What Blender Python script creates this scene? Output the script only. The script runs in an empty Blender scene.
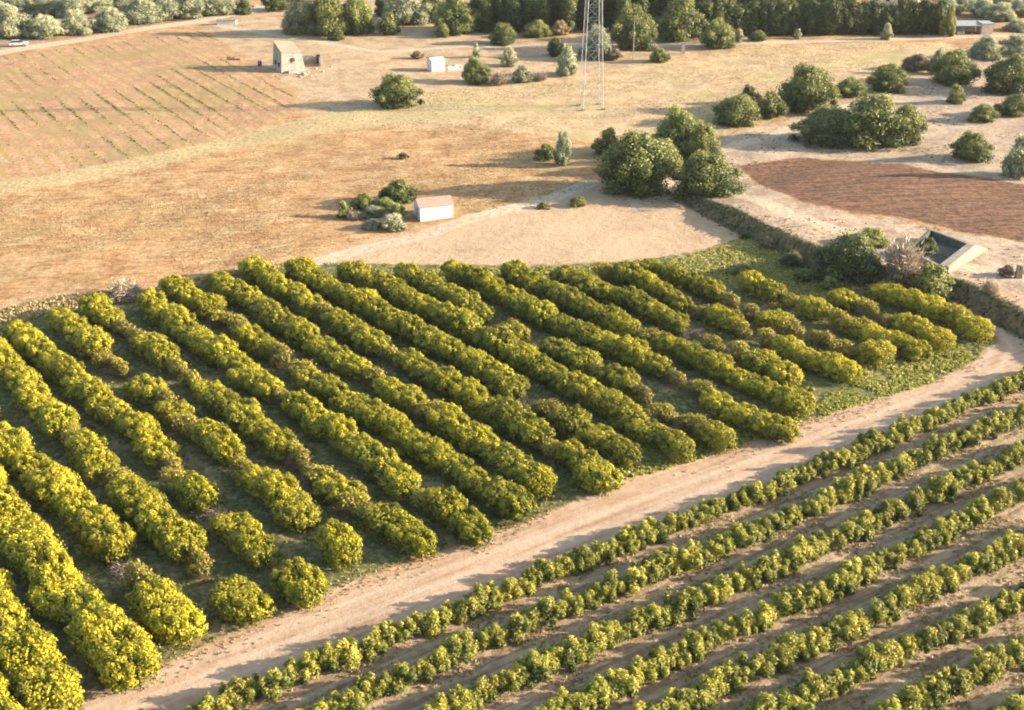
import bpy, math, random
import numpy as np
from mathutils import Vector, Matrix
R = math.radians
random.seed(7); rng = np.random.default_rng(11)
scene = bpy.context.scene
COL = scene.collection

# ------------------------------------------------------------------ camera
FX, CH, YH = 1250.0, 65.0, -235.0
PITCH = math.atan((355 - YH) / FX)
cam_d = bpy.data.cameras.new('camera'); cam = bpy.data.objects.new('camera', cam_d); COL.objects.link(cam)
cam_d.sensor_width = 36; cam_d.lens = FX / 1024 * 36; cam_d.clip_end = 9000; cam_d.clip_start = 1
cam.location = (0, 0, CH); cam.rotation_euler = (math.pi / 2 - PITCH, 0, 0)
scene.camera = cam

# ------------------------------------------------------------------ terrain height
def flat(px, py, h=0.0):
    dx = (px - 512) / FX; dy = -(py - 355) / FX
    d = (dx, math.cos(PITCH) + dy * math.sin(PITCH), -math.sin(PITCH) + dy * math.cos(PITCH))
    t = (h - CH) / d[2]
    return d[0] * t, d[1] * t

BANK = [flat(*p) for p in [(652, 188), (700, 209), (745, 233), (800, 258), (860, 280), (915, 292), (962, 300), (1024, 336), (1120, 385)]]
def seg_dist(x, y, pts, closed=False):
    """distance, side (left>0) and arclength to a polyline"""
    x = np.asarray(x, float); y = np.asarray(y, float)
    best = np.full(x.shape, 1e9); side = np.zeros(x.shape); arc = np.zeros(x.shape); acc = 0
    P = list(pts) + ([pts[0]] if closed else [])
    for (ax, ay), (bx, by) in zip(P[:-1], P[1:]):
        L = math.hypot(bx - ax, by - ay); ux, uy = (bx - ax) / L, (by - ay) / L
        t = np.clip((x - ax) * ux + (y - ay) * uy, 0, L)
        d = np.hypot(x - ax - t * ux, y - ay - t * uy)
        cr = ux * (y - ay) - uy * (x - ax)
        m = d < best
        best = np.where(m, d, best); side = np.where(m, np.sign(cr), side); arc = np.where(m, acc + t, arc); acc += L
    return best, side, arc
def sstep(a, b, v):
    t = np.clip((v - a) / (b - a), 0, 1); return t * t * (3 - 2 * t)
def Hgt(x, y):
    x = np.asarray(x, float); y = np.asarray(y, float)
    d, s, a = seg_dist(x, y, BANK)
    sd = d * s + 0.35 * np.sin(x * .9 + y * .3) + .25 * np.sin(y * 1.7 - x * .6)
    up = sstep(-1.1, 1.1, sd) * sstep(2, 22, a) * (1 - sstep(18, 95, d)) * 2.1
    und = .22 * np.sin(x * .051 + 1.3) * np.sin(y * .037) + .10 * np.sin(x * .17 + y * .11) + .05 * np.sin(x * .43 - y * .31)
    far = sstep(330, 900, y) * 6 * np.sin(x * .004 + 1)
    return up + und + far
def at(px, py, h=0.0):
    """ground point (or point h above the ground) seen at a pixel"""
    z = 0.0
    for _ in range(6):
        x, y = flat(px, py, z + h); z = float(Hgt(x, y))
    return x, y, z
def PXM(py):    # pixels per metre at ground row
    return (py - YH) * math.cos(PITCH) / CH

# ------------------------------------------------------------------ material helpers
class NT:
    def __init__(s, name):
        s.m = bpy.data.materials.new(name); s.m.use_nodes = True; s.t = s.m.node_tree; s.n = s.t.nodes; s.n.clear()
        s.out = s.n.new('ShaderNodeOutputMaterial')
    def node(s, typ, **kw):
        n = s.n.new(typ)
        for k, v in kw.items(): setattr(n, k, v)
        return n
    def put(s, sock, v):
        if hasattr(v, 'is_output') or isinstance(v, bpy.types.NodeSocket): s.t.links.new(v, sock)
        elif v is not None:
            if sock.type == 'RGBA' and len(v) == 3: v = (*v, 1)
            sock.default_value = v
    def math(s, op, a, b=None, c=None, clamp=False):
        n = s.node('ShaderNodeMath', operation=op, use_clamp=clamp)
        s.put(n.inputs[0], a)
        if b is not None: s.put(n.inputs[1], b)
        if c is not None: s.put(n.inputs[2], c)
        return n.outputs[0]
    def mix(s, f, a, b, mode='MIX'):
        n = s.node('ShaderNodeMix', data_type='RGBA', blend_type=mode)
        s.put(n.inputs[0], f); s.put(n.inputs[6], a); s.put(n.inputs[7], b)
        return n.outputs[2]
    def noise(s, vec, scale, detail=4, rough=.55, dist=0.0):
        n = s.node('ShaderNodeTexNoise'); s.put(n.inputs['Vector'], vec)
        n.inputs['Scale'].default_value = scale; n.inputs['Detail'].default_value = detail
        n.inputs['Roughness'].default_value = rough; n.inputs['Distortion'].default_value = dist
        return n.outputs['Fac']
    def mapping(s, vec, rot=0, scale=(1, 1, 1), loc=(0, 0, 0)):
        n = s.node('ShaderNodeMapping', vector_type='TEXTURE'); s.put(n.inputs['Vector'], vec)     # turned first, then stretched
        n.inputs['Rotation'].default_value = (0, 0, rot); n.inputs['Scale'].default_value = tuple(1 / v for v in scale)
        return n.outputs[0]
    def ss(s, v, a, b, lo=0.0, hi=1.0):
        n = s.node('ShaderNodeMapRange', interpolation_type='SMOOTHSTEP'); s.put(n.inputs[0], v)
        for i, q in zip((1, 2, 3, 4), (a, b, lo, hi)): n.inputs[i].default_value = q
        return n.outputs[0]
    def ramp(s, v, *stops):
        n = s.node('ShaderNodeValToRGB'); s.put(n.inputs[0], v); e = n.color_ramp.elements
        while len(e) < len(stops): e.new(.5)
        for el, (p, c) in zip(e, stops): el.position = p; el.color = (*c, 1)
        return n.outputs[0]
    def obj_co(s): return s.node('ShaderNodeTexCoord').outputs['Object']
    def pos(s): return s.node('ShaderNodeNewGeometry').outputs['Position']
    def principled(s, col, rough=.9, spec=.2, normal=None, **kw):
        p = s.node('ShaderNodeBsdfPrincipled'); s.put(p.inputs['Base Color'], col); s.put(p.inputs['Roughness'], rough)
        p.inputs['Specular IOR Level'].default_value = spec
        if normal is not None: s.put(p.inputs['Normal'], normal)
        for k, v in kw.items(): s.put(p.inputs[k], v)
        return p.outputs[0]
    def bump(s, h, strength=.5, dist=.1):
        b = s.node('ShaderNodeBump'); b.inputs['Strength'].default_value = strength; b.inputs['Distance'].default_value = dist
        s.put(b.inputs['Height'], h); return b.outputs[0]
    def done(s, sh): s.t.links.new(sh, s.out.inputs[0]); return s.m

def simple_mat(name, c1, c2=None, scale=3, rough=.85, spec=.25, bump=.2, metallic=0.0, bd=.02):
    t = NT(name); co = t.obj_co(); n = t.noise(co, scale, 6, .6)
    c = t.mix(t.ss(n, .3, .7), c1, c2 or tuple(v * .75 for v in c1))
    nb = t.bump(t.noise(co, scale * 6, 5), bump, bd)
    p = t.principled(c, rough, spec, nb, Metallic=metallic); return t.done(p)

def leaf_mat(name, dark, mid, tip, transl=.3, rough=.55, dry=(.26, .17, .08)):
    """foliage: per-face 'tint' picks dark..tip, object colour (r = yellower, g = drier) shifts it tree by tree"""
    t = NT(name)
    a = t.node('ShaderNodeAttribute', attribute_name='tint').outputs['Fac']
    oi = t.node('ShaderNodeObjectInfo')
    sep = t.node('ShaderNodeSeparateColor'); t.put(sep.inputs[0], oi.outputs['Color'])
    n = t.noise(t.pos(), .9, 3)
    v = t.math('ADD', a, t.math('MULTIPLY_ADD', n, .9, -.45))
    v = t.math('ADD', v, t.math('MULTIPLY_ADD', sep.outputs[0], .5, -.25), clamp=True)
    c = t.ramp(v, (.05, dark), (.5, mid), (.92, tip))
    c = t.mix(t.math('MULTIPLY', sep.outputs[1], t.ss(t.noise(t.pos(), 1.7, 2), .35, .65)), c, dry)
    hsv = t.node('ShaderNodeHueSaturation'); t.put(hsv.inputs['Color'], c)
    t.put(hsv.inputs['Value'], t.math('MULTIPLY_ADD', oi.outputs['Random'], .3, .85))
    c = hsv.outputs[0]
    p = t.principled(c, rough, .3)
    tr = t.node('ShaderNodeBsdfTranslucent'); t.put(tr.inputs[0], c)
    mx = t.node('ShaderNodeMixShader'); mx.inputs[0].default_value = transl
    t.t.links.new(p, mx.inputs[1]); t.t.links.new(tr.outputs[0], mx.inputs[2])
    return t.done(mx.outputs[0])

M = {}
M['citrus'] = leaf_mat('citrus_leaves', (.04, .062, .008), (.33, .292, .015), (.68, .52, .028), .26)
M['young'] = leaf_mat('young_citrus_leaves', (.06, .085, .016), (.31, .285, .04), (.50, .42, .06), .32)
M['broad'] = leaf_mat('broadleaf_leaves', (.04, .06, .02), (.215, .225, .06), (.46, .42, .12), .28)
M['olive'] = leaf_mat('olive_leaves', (.13, .145, .08), (.38, .38, .22), (.62, .57, .36), .25)
M['dark'] = leaf_mat('cypress_leaves', (.03, .045, .014), (.09, .11, .03), (.24, .22, .06), .25)
M['dry'] = leaf_mat('dry_shrub_twigs', (.10, .075, .05), (.24, .18, .125), (.40, .32, .23), .15)
M['twig'] = leaf_mat('bare_twigs', (.10, .07, .055), (.21, .15, .11), (.34, .26, .19), .05)
M['straw'] = leaf_mat('straw', (.20, .14, .06), (.38, .28, .13), (.52, .42, .22), .3)
M['grass'] = leaf_mat('green_grass', (.05, .08, .015), (.19, .22, .035), (.42, .38, .10), .35)
M['bark'] = simple_mat('bark', (.16, .11, .075), (.08, .055, .04), 6, .95, .1, .6)
M['stem'] = simple_mat('young_bark', (.20, .15, .10), (.11, .08, .05), 9, .95, .1, .4)

# ------------------------------------------------------------------ object helpers
def tag(o, label=None, cat=None, group=None, kind=None):
    if label: o['label'] = label
    if cat: o['category'] = cat
    if group: o['group'] = group
    if kind: o['kind'] = kind
    return o
def empty(name, loc, rz=0, scale=1.0):
    o = bpy.data.objects.new(name, None); COL.objects.link(o); o.location = loc; o.rotation_euler = (0, 0, rz)
    o.scale = (scale,) * 3 if not isinstance(scale, tuple) else scale
    o.empty_display_size = .3
    return o
def link_mesh(name, me, parent=None, loc=(0, 0, 0), rz=0):
    o = bpy.data.objects.new(name, me); COL.objects.link(o); o.parent = parent; o.location = loc; o.rotation_euler = (0, 0, rz)
    return o
def mesh_np(name, V, F, mat, tint=None, smooth=False):
    """V (n,3), F (m,k) same-size polygons"""
    me = bpy.data.meshes.new(name); V = np.asarray(V, np.float32); F = np.asarray(F, np.int32); k = F.shape[1]
    me.vertices.add(len(V)); me.vertices.foreach_set('co', V.ravel())
    me.loops.add(F.size); me.loops.foreach_set('vertex_index', F.ravel())
    me.polygons.add(len(F)); me.polygons.foreach_set('loop_start', np.arange(0, F.size, k, dtype=np.int32))
    me.polygons.foreach_set('loop_total', np.full(len(F), k, np.int32))
    if smooth: me.polygons.foreach_set('use_smooth', np.ones(len(F), bool))
    if tint is not None:
        a = me.attributes.new('tint', 'FLOAT', 'FACE'); a.data.foreach_set('value', np.asarray(tint, np.float32))
    me.materials.append(mat); me.update(calc_edges=True); me.validate(); return me
class MB:
    """collects boxes, prisms and tubes into one mesh"""
    def __init__(s): s.v = []; s.f = []
    def add(s, vs, fs):
        o = len(s.v); s.v += [tuple(v) for v in vs]; s.f += [tuple(i + o for i in f) for f in fs]; return s
    def box(s, x0, x1, y0, y1, z0, z1, taper=0.0):
        t = taper
        vs = [(x0, y0, z0), (x1, y0, z0), (x1, y1, z0), (x0, y1, z0), (x0 + t, y0 + t, z1), (x1 - t, y0 + t, z1), (x1 - t, y1 - t, z1), (x0 + t, y1 - t, z1)]
        return s.add(vs, [(0, 3, 2, 1), (4, 5, 6, 7), (0, 1, 5, 4), (1, 2, 6, 5), (2, 3, 7, 6), (3, 0, 4, 7)])
    def prism(s, poly, z0, z1):
        n = len(poly); vs = [(x, y, z0) for x, y in poly] + [(x, y, z1) for x, y in poly]
        return s.add(vs, [tuple(range(n))[::-1], tuple(range(n, 2 * n))] + [(i, (i + 1) % n, n + (i + 1) % n, n + i) for i in range(n)])
    def tube(s, a, b, r0, r1=None, n=6):
        r1 = r0 if r1 is None else r1; a = Vector(a); b = Vector(b); d = (b - a).normalized()
        u = d.orthogonal().normalized(); w = d.cross(u); vs = []
        for c, r in ((a, r0), (b, r1)):
            for i in range(n):
                q = 2 * math.pi * i / n; vs.append(c + u * (r * math.cos(q)) + w * (r * math.sin(q)))
        return s.add(vs, [(i, (i + 1) % n, n + (i + 1) % n, n + i) for i in range(n)] + [tuple(range(n))[::-1], tuple(range(n, 2 * n))])
    def path(s, pts, rs, n=6):
        for i in range(len(pts) - 1): s.tube(pts[i], pts[i + 1], rs[i], rs[i + 1], n)
        return s
    def mesh(s, name, mat, bevel=0):
        me = bpy.data.meshes.new(name); me.from_pydata(s.v, [], s.f); me.update()
        if bevel:
            import bmesh
            b = bmesh.new(); b.from_mesh(me); bmesh.ops.recalc_face_normals(b, faces=b.faces)
            bmesh.ops.bevel(b, geom=list(b.edges), offset=bevel, segments=1, affect='EDGES'); b.to_mesh(me); b.free()
        me.materials.append(mat); return me
    def build(s, name, mat, parent=None, bevel=0, **k): return link_mesh(name, s.mesh(name, mat, bevel), parent, **k)

ICO = None
def ico():
    global ICO
    if ICO is None:
        import bmesh
        b = bmesh.new(); bmesh.ops.create_icosphere(b, subdivisions=1, radius=1.0); b.verts.ensure_lookup_table()
        ICO = (np.array([v.co[:] for v in b.verts]), np.array([[v.index for v in f.verts] for f in b.faces])); b.free()
    return ICO

def unit(n):
    v = rng.normal(size=(n, 3)); return v / np.linalg.norm(v, axis=1)[:, None]
def leaf_quads(P, N, size, asp=1.5, fold=.25):
    """each leaf spray: a slightly folded quad centred on P with normal N"""
    n = len(P); N = N / (np.linalg.norm(N, axis=1)[:, None] + 1e-9)
    U = np.cross(N, unit(n)); U /= (np.linalg.norm(U, axis=1)[:, None] + 1e-9); W = np.cross(N, U)
    s = np.asarray(size).reshape(-1, 1) * np.ones((n, 1))
    a = U * s * asp * .5; b = W * s * .5; c = N * s * fold * rng.uniform(-1, 1, (n, 1))
    V = np.stack([P - a - c, P - b + c * .4, P + a - c, P + b + c * .4], 1).reshape(-1, 3)
    return V, np.arange(4 * n).reshape(n, 4)

def crown_mesh(name, mat, lobes, nleaf, size, core=.72, spread=.55, tipw=.6, asp=1.5, updir=.25, depth=.25, lowcut=-.9):
    """crown made of leaf sprays on the shells of uneven lobes [(x,y,z,rx,ry,rz)], round small opaque inner clumps"""
    L = np.array(lobes, float); area = (L[:, 3] * L[:, 4] + L[:, 4] * L[:, 5] + L[:, 3] * L[:, 5]); pr = area / area.sum()
    k = rng.choice(len(L), size=int(nleaf * 1.5), p=pr); D = unit(len(k))
    D[:, 2] = np.where(D[:, 2] < lowcut, -D[:, 2], D[:, 2])
    rad = 1 - depth * rng.random(len(k)) ** 1.6 + .17 * rng.normal(size=len(k))
    rad = np.where(rng.random(len(k)) < .16, rng.uniform(1.08, 1.42, len(k)), rad)      # shoots that stand out of the clumps
    P = L[k, :3] + D * L[k, 3:] * rad[:, None]
    keep = np.ones(len(k), bool)
    for j in range(len(L)):       # drop what lies deep inside another lobe
        q = np.linalg.norm((P - L[j, :3]) / L[j, 3:], axis=1); keep &= ~((q < .72) & (k != j))
    P, D, k = P[keep][:nleaf], D[keep][:nleaf], k[keep][:nleaf]
    P[:, 2] = np.maximum(P[:, 2], .08)
    lobe_t = rng.uniform(-.16, .16, len(L))
    N = D * .9 + unit(len(P)) * spread; N[:, 2] += updir
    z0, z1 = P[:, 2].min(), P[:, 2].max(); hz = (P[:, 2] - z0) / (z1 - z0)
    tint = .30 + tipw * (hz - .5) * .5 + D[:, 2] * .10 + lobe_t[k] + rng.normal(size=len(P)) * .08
    sz = size * rng.uniform(.65, 1.35, len(P))
    V, F = leaf_quads(P, N, sz, asp)
    Fs = [np.concatenate([F[:, [0, 1, 2]], F[:, [0, 2, 3]]])]; Vs = [V]; T = [tint, tint]; off = len(V)
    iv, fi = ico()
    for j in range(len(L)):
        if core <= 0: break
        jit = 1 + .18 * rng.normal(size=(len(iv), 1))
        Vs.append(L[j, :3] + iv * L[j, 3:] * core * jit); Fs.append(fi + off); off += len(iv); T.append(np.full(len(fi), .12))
    V = np.concatenate(Vs); V[:, 2] = np.maximum(V[:, 2], .03)
    return mesh_np(name, V, np.concatenate(Fs), mat, np.concatenate(T))

def trunk_mesh(name, mat, h, r, spread, nl=4, lean=.1):
    m = MB(); a = rng.uniform(0, 6.28); t = Vector((lean * math.cos(a), lean * math.sin(a), h))
    m.path([(0, 0, -.15), (t.x * .4, t.y * .4, h * .5), tuple(t)], [r * 1.25, r, r * .8], 7)
    for i in range(nl):
        q = a + i * 6.28 / nl + rng.uniform(-.4, .4); k = spread * rng.uniform(.6, 1)
        e1 = t + Vector((math.cos(q) * k * .5, math.sin(q) * k * .5, k * .45)); e2 = t + Vector((math.cos(q) * k, math.sin(q) * k, k * rng.uniform(.8, 1.2)))
        m.path([tuple(t), tuple(e1), tuple(e2)], [r * .6, r * .4, r * .15], 5)
    return m.mesh(name, mat)

def twig_mesh(name, mat, w, h, n, z0=.3, leafy=0, size=.5, thick=.05):
    """bare shrub: forking sprays of fine twigs bunched in uneven clumps"""
    nc = 16; C = unit(nc); C[:, 2] = np.abs(C[:, 2]) * .8 + .1; C *= rng.uniform(.35, .85, (nc, 1))
    k = rng.integers(0, nc, n); q = rng.random((n, 1)) ** .6
    P = C[k] * q + rng.normal(size=(n, 3)) * (.05 + .15 * q)
    A = C[k] / np.linalg.norm(C[k], axis=1)[:, None] + unit(n) * .7; A[:, 2] += .25; A /= np.linalg.norm(A, axis=1)[:, None]
    P = np.stack([P[:, 0] * w, P[:, 1] * w, z0 + np.abs(P[:, 2]) * (h - z0)], 1)
    S = np.cross(A, unit(n)); S /= np.linalg.norm(S, axis=1)[:, None]
    l = size * rng.uniform(.5, 1.2, (n, 1)); th = thick * rng.uniform(.5, 1.3, (n, 1))
    V = np.stack([P - A * l * .5 - S * th * .5, P - A * l * .5 + S * th * .5, P + A * l * .5 + S * th * .2, P + A * l * .5 - S * th * .2], 1).reshape(-1, 3)
    V[:, 2] = np.maximum(V[:, 2], .03)
    return mesh_np(name, V, np.arange(4 * n).reshape(n, 4), mat, rng.uniform(.1, .9, n))

def lobes_ellipsoid(n, rx, ry, rz, cz, r, inner=.62, flat=1.0):
    out = []
    for i in range(n):
        d = unit(1)[0]; q = rng.uniform(.35, 1) ** .5 * inner
        rr = r * rng.uniform(.7, 1.25)
        z = cz + d[2] * q * rz
        out.append((d[0] * q * rx, d[1] * q * ry, max(z, rr * .75), rr * rng.uniform(.9, 1.2), rr * rng.uniform(.9, 1.2), rr * flat * rng.uniform(.8, 1.05)))
    return out

# ------------------------------------------------------------------ foliage prototypes (mesh data only)
def citrus_full(i):
    """broad hedge-like crown: many small leafy tufts over a boxy, uneven body"""
    lo = []
    bulge = [(rng.uniform(0, 6.28), rng.uniform(.0, .13), int(rng.integers(2, 5))) for _ in range(3)]
    for k in range(78):
        d = unit(1)[0]; d[2] = abs(d[2]) if d[2] < -.35 else d[2]
        p = np.sign(d) * np.abs(d) ** .72; a = math.atan2(d[1], d[0])
        f = 1 + sum(m * math.sin(n * a + ph) for ph, m, n in bulge) + rng.uniform(-.09, .09)
        r = rng.uniform(.20, .46)
        lo.append((p[0] * 1.72 * f, p[1] * 1.62 * f, max(1.35 + p[2] * 1.12 * f, r * .7), r, r, r * rng.uniform(.75, 1.15)))
    lo.append((0, 0, 1.25, 1.75, 1.65, 1.15))
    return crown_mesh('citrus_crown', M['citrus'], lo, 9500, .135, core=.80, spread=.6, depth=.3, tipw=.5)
def citrus_thin(i):
    lo = lobes_ellipsoid(9, 1.9, 1.9, .9, 1.35, .62)
    return crown_mesh('thin_citrus_crown', M['citrus'], lo, 1500, .17, core=.35, spread=.8)
FULL = [citrus_full(i) for i in range(9)]
THIN = [citrus_thin(i) for i in range(4)]
TRUNK = [trunk_mesh('citrus_trunk', M['bark'], .75, .13, 1.1) for _ in range(3)]
TWIG = [twig_mesh('citrus_twigs', M['twig'], 1.9, 2.1, 2600, .3, size=.34, thick=.03) for _ in range(3)]
def young_mesh(i):
    lo = []
    for k in range(int(rng.integers(13, 19))):      # many upright shoots
        a = rng.uniform(0, 6.28); q = rng.uniform(.1, .95); r = rng.uniform(.17, .30)
        lo.append((q * math.cos(a), q * math.sin(a), rng.uniform(.35, 1.45) * (1.15 - q * .45), r, r, r * rng.uniform(1.2, 2.0)))
    lo.append((0, 0, .6, .5, .5, .5))
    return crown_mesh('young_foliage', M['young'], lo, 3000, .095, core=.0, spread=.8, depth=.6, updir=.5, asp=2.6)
YOUNG = [young_mesh(i) for i in range(8)]
YSTEM = [trunk_mesh('young_stem', M['stem'], .35, .04, .5, 4, .03) for _ in range(2)]

def place_tree(name, label, cat, loc, crown, trunk, rz=None, sc=1.0, yel=.5, dry=0.0, group=None, extra=None, crown_name='crown', trunk_name='trunk'):
    t = empty(name, loc, rng.uniform(0, 6.28) if rz is None else rz, sc); tag(t, label, cat, group)
    for nm, me in ((crown_name, crown), (trunk_name, trunk)) + ((('branches', extra),) if extra else ()):
        if me is None: continue
        c = link_mesh(nm, me, t); c.color = (min(max(yel, 0), 1), dry, 0, 1)
    return t

UN = ['first', 'second', 'third', 'fourth', 'fifth', 'sixth', 'seventh', 'eighth', 'ninth']
ORD = UN + ['tenth', 'eleventh', 'twelfth', 'thirteenth', 'fourteenth', 'fifteenth', 'sixteenth', 'seventeenth', 'eighteenth', 'nineteenth']
for tens in ('twent', 'thirt', 'fort', 'fift', 'sixt', 'sevent', 'eight', 'ninet'): ORD += [tens + 'ieth'] + [tens + 'y-' + u for u in UN]

# ------------------------------------------------------------------ the old orchard: one thing per tree
# far end .. track end of each row in the photo; thin = stretches of half-bare trees, bare = dead ones, gap = missing
OLD = [
 dict(p=[(-60, 645), (-4, 722)], k=1.22),
 dict(p=[(-40, 565), (0, 620), (48, 692)], k=1.22),
 dict(p=[(-40, 470), (0, 516), (60, 588), (126, 662)], k=1.2),
 dict(p=[(-30, 408), (8, 446), (56, 492), (103, 534), (180, 626)], bare=[(110, 126)], thin=[(126, 146)], k=1.05),
 dict(p=[(-20, 340), (45, 407), (118, 484), (178, 540), (245, 604)], thin=[(66, 84), (184, 200)], bare=[(200, 222)], gap=[(222, 236)]),
 dict(p=[(16, 331), (59, 366), (95, 398), (138, 429), (189, 488), (252, 540), (300, 588)], thin=[(160, 186)], bare=[(203, 236)], gap=[(268, 284)]),
 dict(p=[(59, 315), (83, 339), (158, 398), (221, 449), (284, 499), (343, 550)], thin=[(98, 128), (186, 204), (232, 250)], gap=[(128, 138), (308, 326)]),
 dict(p=[(91, 307), (146, 343), (177, 366), (245, 417), (316, 477), (370, 506), (412, 540)], thin=[(172, 196)]),
 dict(p=[(150, 303), (197, 339), (276, 394), (339, 433), (389, 473), (458, 515), (474, 528)], thin=[(280, 300)]),
 dict(p=[(174, 287), (237, 327), (276, 354), (335, 394), (377, 414), (437, 453), (512, 500)], thin=[(268, 300)]),
 dict(p=[(213, 279), (316, 343), (358, 366), (397, 390), (468, 433), (536, 482)]),
 dict(p=[(252, 268), (355, 331), (437, 374), (527, 429), (579, 461), (602, 478)], thin=[(378, 400)], gap=[(560, 574)]),
 dict(p=[(295, 268), (437, 343), (484, 366), (535, 406), (600, 437), (626, 452)], bare=[(520, 540)], thin=[(540, 556)]),
 dict(p=[(350, 271), (417, 303), (476, 331), (555, 374), (618, 406), (676, 445)]),
 dict(p=[(405, 275), (468, 303), (516, 335), (579, 358), (650, 398), (720, 437)], bare=[(515, 545)], gap=[(492, 506)], thin=[(672, 700)]),
 dict(p=[(452, 268), (500, 291), (555, 319), (591, 335), (650, 358), (737, 410), (778, 425)], thin=[(690, 712)], gap=[(608, 620)]),
 dict(p=[(508, 271), (555, 291), (634, 331), (721, 366), (796, 402)], thin=[(640, 668)]),
 dict(p=[(559, 275), (618, 295), (677, 319), (737, 350), (788, 376)], bare=[(690, 706)], thin=[(706, 722)]),
 dict(p=[(599, 268), (646, 283), (677, 303), (721, 315), (776, 343), (842, 370)], thin=[(690, 715), (742, 770)]),
 dict(p=[(646, 264), (705, 287), (757, 311), (816, 335), (880, 356)], thin=[(728, 745), (790, 868)]),
 dict(p=[(745, 279), (778, 295), (812, 307), (876, 335), (912, 350)], thin=[(786, 800)]),
 dict(p=[(837, 295), (869, 307), (908, 325), (940, 338)], thin=[(885, 898)]),
 dict(p=[(880, 291), (932, 307), (979, 331)]),
]
orchard_spots = []
for ri, row in enumerate(OLD):
    W = [flat(px, py, 1.35) for px, py in row['p']][::-1]        # start at the track
    seg = [math.hypot(b[0] - a[0], b[1] - a[1]) for a, b in zip(W[:-1], W[1:])]; Lt = sum(seg)
    W[0] = (W[0][0] + (W[1][0] - W[0][0]) / seg[0] * .7, W[0][1] + (W[1][1] - W[0][1]) / seg[0] * .7); W[-1] = (W[-1][0] - (W[-1][0] - W[-2][0]) / seg[-1] * 1.3, W[-1][1] - (W[-1][1] - W[-2][1]) / seg[-1] * 1.3)
    seg = [math.hypot(b[0] - a[0], b[1] - a[1]) for a, b in zip(W[:-1], W[1:])]; Lt = sum(seg)
    n = max(1, round(Lt / 3.75)); cnt = 0
    for i in range(n + 1):
        s = Lt * i / n; j = 0
        while j < len(seg) - 1 and s > seg[j]: s -= seg[j]; j += 1
        f = s / seg[j]; x = W[j][0] + (W[j + 1][0] - W[j][0]) * f; y = W[j][1] + (W[j + 1][1] - W[j][1]) * f
        dirn = math.atan2(W[j + 1][1] - W[j][1], W[j + 1][0] - W[j][0]); x += rng.uniform(-.3, .3); y += rng.uniform(-.3, .3)
        # pixel column of the spot decides its state (the state seen in the photo)
        cz = math.cos(PITCH) * y + math.sin(PITCH) * (CH - 1.35); px = 512 + FX * x / cz
        st = 'full'
        for k in ('thin', 'bare', 'gap'):
            for a, b in row.get(k, []):
                if a <= px <= b: st = k
        if st == 'gap': continue
        z = float(Hgt(x, y)) - .08; cnt += 1
        left = 1 - min(max((px - 0) / 520, 0), 1); right = min(max((px - 620) / 250, 0), 1)
        yel = .42 + .35 * left + .42 * right + rng.uniform(-.13, .13)
        where = f'{ORD[cnt-1]} from the track, {ORD[ri]} row from the left'
        small = (1.06 if px < 640 else .96) * row.get('k', 1)
        sc = (rng.uniform(1.06, 1.3) * small, rng.uniform(.76, .99) * small, rng.uniform(.74, 1.08) * small); rz = dirn + math.pi * int(rng.integers(2)) + rng.uniform(-.15, .15)
        orchard_spots.append((x, y, sc[0]))
        grp = 'citrus trees in the rows of the old orchard'
        if i == 0 and ri in (4, 5, 6): st = 'full'; sc = tuple(v * 1.12 for v in sc)
        elif st == 'full' and i > 1 and rng.random() < .08 + .12 * right: st = 'thin'
        if st == 'full':
            lk = 'dense yellow citrus tree' if yel > .72 else ('dense yellowish green citrus tree' if yel > .5 else 'dense green citrus tree')
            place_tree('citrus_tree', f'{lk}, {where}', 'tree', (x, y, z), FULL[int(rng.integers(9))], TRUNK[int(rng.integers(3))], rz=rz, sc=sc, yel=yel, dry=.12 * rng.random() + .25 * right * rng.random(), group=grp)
        elif st == 'thin':
            place_tree('citrus_tree', f'thin half bare citrus tree, {where}', 'tree', (x, y, z), THIN[int(rng.integers(4))], TRUNK[int(rng.integers(3))], rz=rz, sc=sc, yel=yel * .8, dry=.75, group=grp, extra=TWIG[int(rng.integers(3))])
        else:
            place_tree('citrus_tree', f'bare brown citrus tree, {where}', 'tree', (x, y, z), None, TRUNK[int(rng.integers(3))], sc=(sc[0] * .9, sc[1] * .9, sc[2] * .85), yel=.5, dry=0, group=grp, extra=TWIG[int(rng.integers(3))])

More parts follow.
